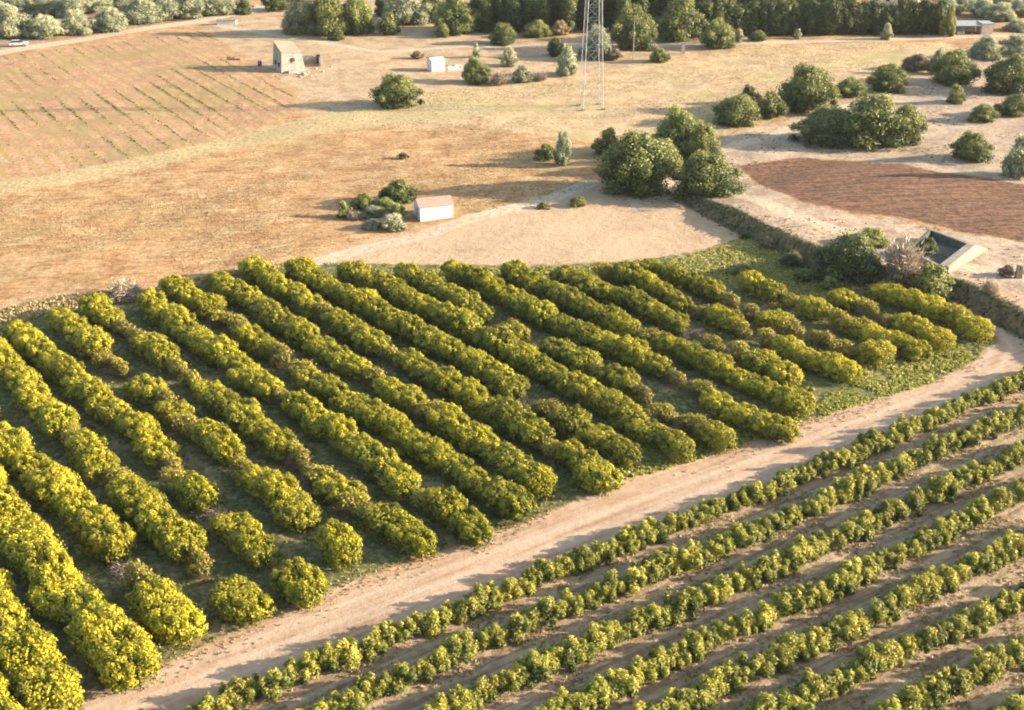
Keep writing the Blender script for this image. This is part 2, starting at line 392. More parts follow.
# ------------------------------------------------------------------ the young plantation: one thing per bush
YNG = [
 [(186, 722), (224, 702), (346, 655), (417, 627), (488, 600), (557, 568), (697, 517), (835, 462), (1010, 386), (1040, 372)],
 [(300, 726), (350, 702), (456, 655), (579, 602), (713, 552), (835, 497), (894, 469), (1013, 420), (1045, 406)],
 [(420, 724), (468, 702), (535, 671), (595, 643), (658, 615), (768, 572), (855, 529), (999, 465), (1045, 444)],
 [(540, 724), (588, 700), (697, 645), (816, 596), (894, 556), (971, 518), (1045, 484)],
 [(640, 724), (685, 702), (745, 671), (835, 635), (894, 607), (924, 588), (1018, 546), (1048, 532)],
 [(752, 724), (790, 706), (880, 663), (959, 629), (1018, 600), (1048, 586)],
 [(880, 724), (916, 706), (1018, 653), (1048, 636)],
 [(985, 732), (1034, 706), (1060, 690)],
]
young_rows = []
for ri, row in enumerate(YNG):
    W = [flat(px, py, .6) for px, py in row]; young_rows.append(W)
    seg = [math.hypot(b[0] - a[0], b[1] - a[1]) for a, b in zip(W[:-1], W[1:])]; Lt = sum(seg)
    n = round(Lt / 1.52)
    for i in range(n + 1):
        s = Lt * i / n; j = 0
        while j < len(seg) - 1 and s > seg[j]: s -= seg[j]; j += 1
        f = s / seg[j]; x = W[j][0] + (W[j + 1][0] - W[j][0]) * f + rng.uniform(-.18, .18); y = W[j][1] + (W[j + 1][1] - W[j][1]) * f + rng.uniform(-.18, .18)
        yel = rng.uniform(.3, .75) + (.25 if rng.random() < .12 else 0); sc = rng.uniform(1.05, 1.42)
        lk = 'low yellowish citrus bush' if yel > .62 else ('low green citrus bush' if yel > .42 else 'low dark green citrus bush')
        place_tree('citrus_bush', f'{lk}, {ORD[i]} from lower left, {ORD[ri]} young row below track', 'bush', (x, y, float(Hgt(x, y))),
                   YOUNG[int(rng.integers(8))], YSTEM[int(rng.integers(2))], sc=(sc, sc, sc * rng.uniform(.72, .98)), yel=yel, dry=.1 * rng.random(),
                   group='young citrus bushes in rows below the track', crown_name='foliage', trunk_name='stem')
# ------------------------------------------------------------------ the ground: one sheet, its cover told by vertex masks
def poly_mask(x, y, pix, soft=1.6):
    P = [flat(*p) for p in pix]
    bx = [p[0] for p in P]; by = [p[1] for p in P]
    out = np.zeros(x.shape)
    m = (x > min(bx) - 8) & (x < max(bx) + 8) & (y > min(by) - 8) & (y < max(by) + 8)
    if not m.any(): return out
    xs, ys = x[m], y[m]; d, _, _ = seg_dist(xs, ys, P, True)
    ins = np.zeros(xs.shape, bool)
    for (ax, ay), (cx, cy) in zip(P, P[1:] + P[:1]):
        c = ((ay > ys) != (cy > ys)) & (xs < (cx - ax) * (ys - ay) / (cy - ay + 1e-12) + ax); ins ^= c
    out[m] = np.clip(.5 + np.where(ins, d, -d) / (2 * soft), 0, 1); return out
def line_mask(x, y, pix, half, soft=1.0):
    P = [flat(*p) for p in pix]; out = np.zeros(x.shape)
    bx = [p[0] for p in P]; by = [p[1] for p in P]
    m = (x > min(bx) - 12) & (x < max(bx) + 12) & (y > min(by) - 12) & (y < max(by) + 12)
    d, _, _ = seg_dist(x[m], y[m], P); out[m] = np.clip(.5 + (half - d) / (2 * soft), 0, 1); return out

Z_TRACK = [(-60, 760), (78, 704), (150, 672), (212, 642), (262, 622), (305, 603), (352, 582), (412, 562), (470, 542), (536, 518), (600, 490), (640, 476), (720, 452), (800, 424), (870, 402), (930, 385), (980, 360), (1000, 340), (975, 312), (962, 296), (992, 298), (1024, 312), (1060, 330), (1060, 395), (1010, 398), (835, 474), (697, 531), (488, 614), (346, 672), (224, 718), (150, 760)]
Z_PALE = [(600, 192), (640, 160), (722, 136), (800, 115), (870, 94), (935, 70), (960, 48), (1024, 36), (1100, 36), (1100, 200), (1024, 190), (960, 181), (900, 168), (850, 160), (800, 158), (738, 166), (762, 190), (800, 214), (850, 226), (900, 232), (960, 246), (1024, 256), (1100, 270), (1100, 350), (1024, 322), (960, 294), (860, 276), (800, 254), (745, 230), (700, 206), (640, 215)]
Z_BROWN = [(738, 166), (800, 157), (850, 161), (900, 167), (960, 180), (1024, 190), (1110, 205), (1110, 275), (1024, 256), (960, 244), (900, 229), (850, 224), (800, 212), (764, 190)]
Z_YARD = [(285, 268), (330, 250), (400, 232), (450, 222), (520, 205), (590, 184), (640, 205), (700, 212), (742, 234), (752, 252), (720, 262), (650, 266), (540, 266), (430, 270), (300, 262)]
Z_STUB = [(400, 98), (520, 80), (640, 64), (760, 46), (880, 42), (950, 42), (935, 68), (870, 92), (800, 112), (722, 134), (640, 146), (560, 140), (480, 128), (380, 128), (330, 118)]
Z_VINE = [(-80, 64), (0, 56), (60, 49), (130, 40), (205, 31), (232, 48), (262, 66), (292, 90), (296, 112), (262, 128), (190, 146), (120, 160), (60, 172), (0, 184), (-100, 204)]
Z_FARM = [(205, 31), (240, 10), (300, -10), (700, -20), (760, 44), (640, 64), (520, 80), (400, 98), (330, 118), (296, 112), (292, 90), (232, 48)]
Z_GROVE = [(-160, 70), (0, 50), (70, 38), (140, 28), (232, 12), (300, -30), (-200, -30)]
Z_GREEN = [(-80, 330), (0, 322), (60, 305), (150, 292), (215, 272), (270, 264), (440, 264), (560, 266), (660, 258), (720, 246), (760, 250), (800, 262), (860, 282), (920, 296), (970, 318), (1000, 342), (975, 362), (930, 384), (870, 402), (800, 424), (720, 452), (640, 476), (600, 492), (536, 516), (412, 560), (305, 602), (262, 622), (212, 642), (150, 672), (78, 706), (-60, 770)]
Z_VERGE = [(600, 480), (640, 450), (700, 425), (780, 400), (830, 370), (900, 345), (960, 345), (975, 360), (930, 384), (870, 402), (800, 424), (720, 452), (640, 476)]
Z_YOUNG = [(100, 780), (224, 716), (346, 668), (488, 611), (697, 528), (835, 471), (1010, 394), (1120, 345), (1160, 800)]
Z_STRIP = [(-80, 196), (0, 182), (60, 172), (120, 160), (190, 147), (262, 128), (330, 112), (420, 98), (500, 104), (480, 116), (330, 132), (262, 142), (190, 158), (120, 173), (0, 196), (-80, 210)]

def axis(lo, hi, step, far_lo, far_hi, g=1.16):
    a = list(np.arange(lo, hi + step, step)); s = step; v = a[-1]
    while v < far_hi: s *= g; v += s; a.append(v)
    s = step; v = a[0]; pre = []
    while v > far_lo: s *= g; v -= s; pre.append(v)
    return np.array(pre[::-1] + a)
gx = axis(-75, 75, .55, -4000, 4000, 1.05)
gy = np.concatenate([axis(66, 175, .5, -400, 175, 1.3)[:-0 or None], axis(175.9, 400, 1.1, 175.8, 6000, 1.08)[1:]])
gy = np.unique(np.round(gy, 3))
X, Y = np.meshgrid(gx, gy); X = X.ravel(); Y = Y.ravel(); Zg = Hgt(X, Y)
# small mounds and clods that the low sun picks out
def bumpy(x, y): return .035 * np.sin(x * 2.3 + 1.7 * np.sin(y * .8)) * np.sin(y * 1.9 + 1.3 * np.sin(x * .7))
nx, ny = len(gx), len(gy)
ii = (np.arange(ny - 1)[:, None] * nx + np.arange(nx - 1)[None]).ravel()
gm = bpy.data.meshes.new('ground')
gm.vertices.add(len(X)); 
msk = {k: poly_mask(X, Y, z, s) for k, z, s in (('track', Z_TRACK, 1.3), ('pale', Z_PALE, 2.5), ('brown', Z_BROWN, 1.6), ('yard', Z_YARD, 5), ('stub', Z_STUB, 4),
       ('vine', Z_VINE, 2.5), ('farm', Z_FARM, 5), ('grove', Z_GROVE, 3), ('green', Z_GREEN, 2), ('verge', Z_VERGE, 2.5), ('young', Z_YOUNG, 1), ('strip', Z_STRIP, 3))}
msk['road'] = np.maximum.reduce([line_mask(X, Y, [(-120, 72), (0, 52), (70, 41), (140, 30), (215, 18), (246, 12), (262, 6)], 2.6, 1.0),
                                 line_mask(X, Y, [(560, 46), (690, 45), (760, 43), (860, 40), (945, 37), (1024, 36), (1100, 35)], 1.9, 1.0),
                                 line_mask(X, Y, [(300, 268), (360, 250), (420, 236), (470, 220), (540, 203), (590, 184)], 1.7, .9),
                                 line_mask(X, Y, [(640, 178), (700, 190), (745, 205), (790, 228), (840, 245), (900, 262), (950, 280), (1000, 288), (1060, 300)], 2.0, 1.2) * .8,
                                 line_mask(X, Y, [(660, 165), (720, 150), (770, 136), (830, 110), (880, 100)], 1.8, 1.2) * .8,
                                 line_mask(X, Y, [(200, 22), (300, 40), (380, 52), (470, 46), (560, 46)], 2.0, 1.5) * .7])
dR = seg_dist(X, Y, [flat(*p) for p in [(80, 722), (200, 668), (300, 628), (420, 584), (540, 542), (640, 506), (740, 470), (840, 434), (920, 406), (985, 374), (1003, 350), (980, 312)]])[0]
msk['rut'] = np.exp(-((dR - 1.0) / .45) ** 2) * (Y < 160)
msk['bank'] = np.clip(1.3 - seg_dist(X, Y, BANK)[0] / 2.0, 0, 1) * sstep(2, 10, seg_dist(X, Y, BANK)[2])  # strip where the bank face gets its shade painted in
Zg = Zg + bumpy(X, Y) * (1 + .8 * msk['brown'] + .8 * msk['vine']) * (1 - .8 * msk['track']) * sstep(420, 300, Y)
gm.vertices.foreach_set('co', np.stack([X, Y, Zg], 1).astype(np.float32).ravel())
Fg = np.stack([ii, ii + 1, ii + nx + 1, ii + nx], 1).astype(np.int32)
gm.loops.add(Fg.size); gm.loops.foreach_set('vertex_index', Fg.ravel())
gm.polygons.add(len(Fg)); gm.polygons.foreach_set('loop_start', np.arange(0, Fg.size, 4, dtype=np.int32)); gm.polygons.foreach_set('loop_total', np.full(len(Fg), 4, np.int32))
gm.polygons.foreach_set('use_smooth', np.ones(len(Fg), bool)); gm.update(calc_edges=True)
def add_attr(nm, ks):
    a = gm.attributes.new(nm, 'FLOAT_COLOR', 'POINT'); d = np.ones((len(X), 4), np.float32)
    for i, k in enumerate(ks): d[:, i] = msk[k]
    a.data.foreach_set('color', d.ravel())
add_attr('za', ['track', 'pale', 'brown']); add_attr('zb', ['yard', 'stub', 'vine']); add_attr('zc', ['farm', 'grove', 'green'])
add_attr('zd', ['verge', 'young', 'road']); add_attr('ze', ['strip', 'bank', 'rut'])

t = NT('ground'); P = t.pos()
def att(nm):
    a = t.node('ShaderNodeAttribute', attribute_name=nm); s = t.node('ShaderNodeSeparateColor'); t.put(s.inputs[0], a.outputs['Color']); return s.outputs
za, zb, zc, zd, ze = [att(k) for k in ('za', 'zb', 'zc', 'zd', 'ze')]
nL = t.noise(P, .035, 4, .6); nM = t.noise(P, .22, 5, .62); nS = t.noise(P, 1.3, 5, .65); nF = t.noise(P, 5.5, 4, .7)
edge = t.math('MULTIPLY_ADD', t.noise(P, .38, 6, .72), 1.0, -.5)
def zone(m, amt=1.1, w=.16):
    return t.ss(t.math('ADD', m, t.math('MULTIPLY', edge, amt)), .5 - w, .5 + w)
streak = t.noise(t.mapping(P, R(12), (.16, .8, 1)), 1.0, 5, .65)      # along the tilled dry field
streakT = t.noise(t.mapping(P, R(34), (.10, 1.5, 1)), 1.0, 4, .65)    # along the dirt track
def mottled(a, b, v, lo=.4, hi=.6): return t.mix(t.ss(v, lo, hi), a, b)
def comb(x, wx, y, wy, c=0.0): return t.math('MULTIPLY_ADD', x, wx, t.math('MULTIPLY_ADD', y, wy, c))
v1 = comb(nM, .30, comb(streak, .25, comb(nS, .28, nF, .17), 1.0), 1.0)
dry = t.ramp(v1, (.40, (.24, .125, .06)), (.465, (.42, .235, .11)), (.52, (.54, .335, .17)), (.60, (.70, .51, .30)))
dry = t.mix(t.ss(nL, .50, .72, 0, .45), dry, (.44, .33, .14))
dry = t.mix(t.math('MULTIPLY', t.ss(nF, .60, .75), .4), dry, (.20, .12, .06))
c = dry
pale = mottled((.38, .27, .19), (.60, .47, .34), comb(nM, .5, nS, .5)); pale = t.mix(t.ss(nF, .55, .75, 0, .35), pale, (.28, .20, .12))
farm = mottled((.42, .28, .165), (.62, .46, .29), comb(nM, .6, nS, .4)); farm = t.mix(t.ss(nM, .56, .68, 0, .5), farm, (.34, .26, .12))
c = t.mix(zone(zc[0]), c, farm)
grove = mottled((.30, .18, .12), (.50, .36, .25), comb(nM, .5, nS, .5)); c = t.mix(zone(zc[1]), c, grove)
stub = mottled((.42, .28, .15), (.68, .51, .31), comb(nM, .4, comb(nS, .4, nF, .2), 1.0)); stub = t.mix(t.ss(t.noise(P, .06, 3), .5, .68, 0, .5), stub, (.42, .38, .14))
c = t.mix(zone(zb[1]), c, stub)
# tilled vine plot: pinkish earth with weedy yellow-green strips between the rows
wv = t.node('ShaderNodeTexWave', wave_type='BANDS', bands_direction='Y', wave_profile='SIN')
VROT = R(-58)
t.put(wv.inputs['Vector'], t.mapping(P, VROT, (1, 1, 1))); wv.inputs['Scale'].default_value = .115; wv.inputs['Distortion'].default_value = 2.0; wv.inputs['Detail'].default_value = 3; wv.inputs['Detail Scale'].default_value = .8
vine = mottled((.38, .21, .115), (.62, .40, .24), comb(nM, .3, comb(nS, .4, nF, .3), 1.0))
vine = t.mix(t.math('MULTIPLY', t.ss(wv.outputs['Fac'], .45, .85), t.ss(nM, .40, .58, 0, .7)), vine, (.38, .28, .10))
vine = t.mix(t.math('MULTIPLY', t.ss(t.noise(P, .05, 3), .48, .6), t.ss(nS, .44, .6, 0, .6)), vine, (.30, .30, .09))
c = t.mix(zone(zb[2]), c, vine)
c = t.mix(t.math('MULTIPLY', zone(ze[0]), .75), c, mottled((.44, .34, .17), (.60, .50, .28), nS))
yd = t.mix(t.ss(comb(nM, .6, nS, .4), .5, .6, 0, .6), mottled((.50, .34, .21), (.68, .50, .34), comb(nM, .5, nF, .5)), (.46, .29, .14))
c = t.mix(zone(zb[0]), c, yd)
c = t.mix(zone(za[1]), c, pale)
brown = mottled((.12, .065, .04), (.29, .16, .10), comb(nS, .5, t.noise(t.mapping(P, R(8), (.12, 1.6, 1)), 1.0, 4, .6), .5)); brown = t.mix(t.ss(nF, .62, .75, 0, .5), brown, (.45, .29, .18))
c = t.mix(zone(za[2]), c, brown)
young = mottled((.30, .205, .125), (.54, .41, .26), comb(streakT, .6, nS, .4)); young = t.mix(t.ss(comb(nM, .5, nS, .5), .53, .68, 0, .6), young, (.22, .20, .07))
c = t.mix(zone(zd[1], .3), c, young)
green = t.ramp(comb(nM, .5, nS, .5), (.40, (.42, .31, .18)), (.47, (.26, .23, .10)), (.54, (.10, .125, .04)), (.62, (.42, .36, .17)))
c = t.mix(zone(zc[2]), c, green)
c = t.mix(t.math('MULTIPLY', zone(zd[0]), t.ss(nS, .3, .6, .35, .95)), c, mottled((.12, .155, .04), (.36, .31, .12), nM))
c = t.mix(zone(zd[2], .5), c, mottled((.54, .42, .29), (.68, .55, .40), nS))
trk = t.ramp(comb(streakT, .5, comb(nM, .2, nS, .3), 1.0), (.36, (.38, .23, .14)), (.5, (.54, .37, .245)), (.66, (.66, .50, .36)))
trk = t.mix(t.math('MULTIPLY', ze[2], .45), trk, (.72, .58, .44))
c = t.mix(zone(za[0], .9), c, trk)
c = t.mix(zone(ze[1], .7), c, mottled((.10, .09, .045), (.26, .19, .11), comb(nS, .6, nM, .4)))  # weedy bank earth, darkened to paint in the shade on its face
c = t.mix(1.0, c, (.67, .655, .63), 'MULTIPLY')
bh = t.math('ADD', t.math('MULTIPLY', nS, .6), t.math('MULTIPLY', nF, .35))
amp = t.math('MULTIPLY_ADD', zone(za[0], .5), -.6, 1.0)
bh = t.math('MULTIPLY', bh, amp)
M['ground'] = t.done(t.principled(c, .95, .1, t.bump(bh, .8, .3)))
gm.materials.append(M['ground'])
ground = link_mesh('ground', gm); tag(ground, kind='structure')

# ------------------------------------------------------------------ low growth (nobody could count it)
def inside(x, y, pix):
    return poly_mask(x, y, pix, .01) > .5
def scatter(pix, n):
    P = [flat(*p) for p in pix]; x0, x1 = min(p[0] for p in P), max(p[0] for p in P); y0, y1 = min(p[1] for p in P), max(p[1] for p in P)
    xs, ys = [], []; tot = 0
    for _ in range(60):
        x = rng.uniform(x0, x1, n); y = rng.uniform(y0, y1, n); m = inside(x, y, pix); xs.append(x[m]); ys.append(y[m]); tot += m.sum()
        if tot >= n: break
    return np.concatenate(xs)[:n], np.concatenate(ys)[:n]
def clumpnoise(x, y, s, seed=0):
    r = np.random.default_rng(seed); v = np.zeros_like(x)
    for k in range(7):
        a = r.uniform(0, 6.28); f = s * r.uniform(.6, 2.2); v += np.sin((x * math.cos(a) + y * math.sin(a)) * f + r.uniform(0, 6.28))
    return v / 2.2
def tufts(name, label, cat, mat, x, y, size, hgt, per=5, tint=(.2, .9), asp=2.2):
    n = len(x); x = np.repeat(x, per) + rng.normal(size=n * per) * size * .7; y = np.repeat(y, per) + rng.normal(size=n * per) * size * .7
    z = Hgt(x, y) + hgt * rng.uniform(.15, .8, n * per)
    N = unit(n * per); N[:, 2] *= .5
    V, F = leaf_quads(np.stack([x, y, z], 1), N, size * rng.uniform(.5, 1.4, n * per), asp, .3)
    me = mesh_np(name, V, F, mat, np.repeat(rng.uniform(*tint, n), per)); o = link_mesh(name, me); o.color = (.5, 0, 0, 1)
    tag(o, label, cat, kind='stuff'); return o
x, y = scatter(Z_GREEN, 16000); m = clumpnoise(x, y, .5, 1) > -.5
tufts('weeds', 'green weeds growing on the floor of the old citrus orchard', 'weeds', M['grass'], x[m], y[m], .13, .16)
x, y = scatter(Z_VERGE, 4200); m = clumpnoise(x, y, .6, 2) > -.6
tufts('grass', 'bright green grass on the verge between orchard and dirt track', 'grass', M['grass'], x[m], y[m], .14, .25, 8, (.45, 1.2))
x, y = scatter(Z_YOUNG, 16000); m = (clumpnoise(x, y, .8, 3) > -.2) & (y < 130)
tufts('dry_grass', 'dry straw grass between the young citrus rows', 'grass', M['straw'], x[m], y[m], .12, .13, 4)
x, y = scatter([(400, 270), (660, 266), (745, 236), (800, 262), (860, 284), (930, 300), (800, 300), (700, 276), (420, 276)], 3500)
tufts('grass_tufts', 'yellowish grass along the far edge of the old orchard', 'grass', M['grass'], x, y, .15, .2, 5, (.6, 1.4))
bx, by = [], []
for (ax, ay), (cx, cy) in zip(BANK[:-1], BANK[1:]):
    L = math.hypot(cx - ax, cy - ay); k = int(L * 14); f = rng.random(k); bx += list(ax + (cx - ax) * f + rng.normal(size=k) * .8); by += list(ay + (cy - ay) * f + rng.normal(size=k) * 1.0)
bx = np.array(bx); by = np.array(by)
tufts('bank_weeds', 'dark weeds covering the earth bank above the orchard', 'weeds', M['broad'], bx, by, .14, .2, 5, (-.1, .6))
x, y = scatter([(-60, 345), (0, 310), (60, 298), (150, 290), (270, 262), (280, 268), (215, 280), (150, 300), (60, 312), (0, 330)], 1500)
tufts('edge_grass', 'tall dry grass along the top edge of the orchard at left', 'grass', M['straw'], x, y, .2, .3, 5)
x, y = scatter([(-80, 335), (-80, 214), (0, 200), (120, 176), (262, 146), (420, 118), (560, 142), (600, 185), (520, 205), (400, 232), (270, 262), (150, 290)], 20000); m = clumpnoise(x, y, .14, 6) + rng.normal(size=len(x)) * .5 > .1
tufts('stubble', 'dry golden stubble over the open field behind the orchard', 'stubble', M['straw'], x[m], y[m], .085, .08, 5, (.2, 1.0))
x, y = scatter(Z_STUB, 12000); m = clumpnoise(x, y, .12, 8) + rng.normal(size=len(x)) * .5 > .1
tufts('pale_stubble', 'pale yellow stubble of the far field around the pylon', 'stubble', M['straw'], x[m], y[m], .10, .09, 5, (.3, 1.1))
x, y = scatter(Z_PALE, 5000); m = clumpnoise(x, y, .3, 12) > .4
tufts('dry_tufts', 'scattered dry tufts on the pale ground at upper right', 'grass', M['straw'], x[m], y[m], .14, .16, 5, (-.1, .8))
# ragged weeds creeping over both edges of the dirt track
ex, ey = [], []
for pts, sg in (([(78, 704), (150, 672), (212, 642), (262, 622), (305, 603), (352, 582), (412, 562), (470, 542), (536, 518), (600, 490), (640, 476), (720, 452), (800, 424), (870, 402), (930, 385), (980, 360)], 1.1),
                ([(240, 700), (346, 662), (488, 604), (697, 521), (835, 464), (1010, 388)], .7)):
    W = [flat(*p) for p in pts]
    for (ax, ay), (cx, cy) in zip(W[:-1], W[1:]):
        L = math.hypot(cx - ax, cy - ay); k = int(L * 16); f = rng.random(k); ex += list(ax + (cx - ax) * f + rng.normal(size=k) * sg); ey += list(ay + (cy - ay) * f + rng.normal(size=k) * sg)
ex = np.array(ex); ey = np.array(ey); m = clumpnoise(ex, ey, .5, 9) > 0
tufts('track_weeds', 'low dry and green weeds along the edges of the dirt track', 'weeds', M['straw'], ex[m], ey[m], .075, .10, 6, (.0, .8))
# low weedy lines left of the vine rows
xs, ys = [], []
u = np.array([math.cos(VROT), math.sin(VROT)])
for k in range(-60, 60):
    o0 = np.array(flat(130, 100)) + np.array([-math.sin(VROT), math.cos(VROT)]) * (k * 4.3 + rng.normal() * .3)
    s = rng.uniform(-90, 90, 900); p = o0 + u[None] * s[:, None] + rng.normal(size=(900, 2)) * .16; xs.append(p[:, 0]); ys.append(p[:, 1])
x = np.concatenate(xs); y = np.concatenate(ys); m = inside(x, y, Z_VINE) & (clumpnoise(x, y, .10, 5) + rng.normal(size=len(x)) * .5 > .35); x, y = x[m], y[m]
tufts('vine_weeds', 'low dark weeds in broken lines across the tilled plot at top left', 'weeds', M['grass'], x, y, .11, .12, 4, (-.4, .9))

# ------------------------------------------------------------------ trees and shrubs beyond the orchard
PROTO = {}
def proto(kind, cls):
    key = (kind, cls)
    if key not in PROTO:
        r, nl, nq, ls = {'big': (4.2, 38, 15000, .19), 'mid': (2.3, 24, 6500, .155), 'small': (1.1, 11, 1700, .13)}[cls]
        mat = M[kind]; vs = []
        for i in range(4 if cls != 'small' else 3):
            lo = []
            for k in range(nl):
                a = k * 2.399 + rng.uniform(-.3, .3); zf = rng.uniform(.04, .84); rr = (.74 * math.sqrt(max(.04, 1 - (zf - .3) ** 2 * 3.0))) * rng.uniform(.5, 1.08)
                q = r * rng.uniform(.16, .33)
                lo.append((math.cos(a) * r * rr, math.sin(a) * r * rr, max(zf * r * 1.5, q * .8), q, q, q * rng.uniform(.8, 1.1)))
            for k in range(5):      # crown top and odd limbs
                a = rng.uniform(0, 6.28); q = r * rng.uniform(.16, .28); lo.append((math.cos(a) * r * .25, math.sin(a) * r * .25, r * rng.uniform(1.25, 1.55), q, q, q))
                a = rng.uniform(0, 6.28); q = r * rng.uniform(.13, .2); lo.append((math.cos(a) * r * .95, math.sin(a) * r * .95, r * rng.uniform(.2, .9), q, q, q))
            lo.append((0, 0, r * .75, r * .6, r * .6, r * .62))
            vs.append(crown_mesh(kind + '_crown', mat, lo, nq, ls, core=.66, spread=.75, depth=.45, asp=1.7))
        PROTO[key] = (vs, r, 1.62 * r)
    return PROTO[key]
TBIG = [trunk_mesh('tree_trunk', M['bark'], .9, .26, 2.0, 5) for _ in range(2)]
TSM = [trunk_mesh('shrub_stem', M['bark'], .5, .07, .7, 4) for _ in range(2)]
DRYP = [twig_mesh('dry_branches', M['dry'], 1.0, 1.5, 4200, .1, size=.24, thick=.036) for _ in range(3)]
def grow(name, label, px, py, w, h, kind='broad', yel=.5, dry=.05, cat=None, group=None, world=None):
    """px,py: foot of the crown in the photo; w,h: its size in photo pixels"""
    s = PXM(py); x, y, z = at(px, py - .13 * w) if world is None else world
    wm = w / s; dep = math.atan2(CH, y)
    hm = max((h / s - wm * math.sin(dep) * .45) / math.cos(dep), wm * .35)
    cat = cat or ('tree' if name.endswith('tree') else 'shrub')
    if kind == 'dryb':
        me = DRYP[int(rng.integers(3))]; t_ = empty(name, (x, y, z), rng.uniform(0, 6.28), (wm / 2, wm / 2, hm / 1.5)); tag(t_, label, cat, group)
        b = link_mesh('branches', me, t_); b.color = (yel, dry, 0, 1); return t_
    cls = 'big' if wm > 6.2 else ('mid' if wm > 3.0 else 'small')
    vs, r, hh = proto(kind, cls); me = vs[int(rng.integers(len(vs)))]
    wm *= 1.06; sc = (wm / 2 / r, wm / 2 / r, hm / hh * 1.04)
    return place_tree(name, label, cat, (x, y, z - .05), me, (TBIG if cls == 'big' else TSM)[int(rng.integers(2))], sc=sc, yel=yel, dry=dry, group=group,
                      crown_name='foliage' if cls == 'small' else 'crown', trunk_name='stem' if cls == 'small' else 'trunk')
g = 'bushy trees around the lane in the middle'
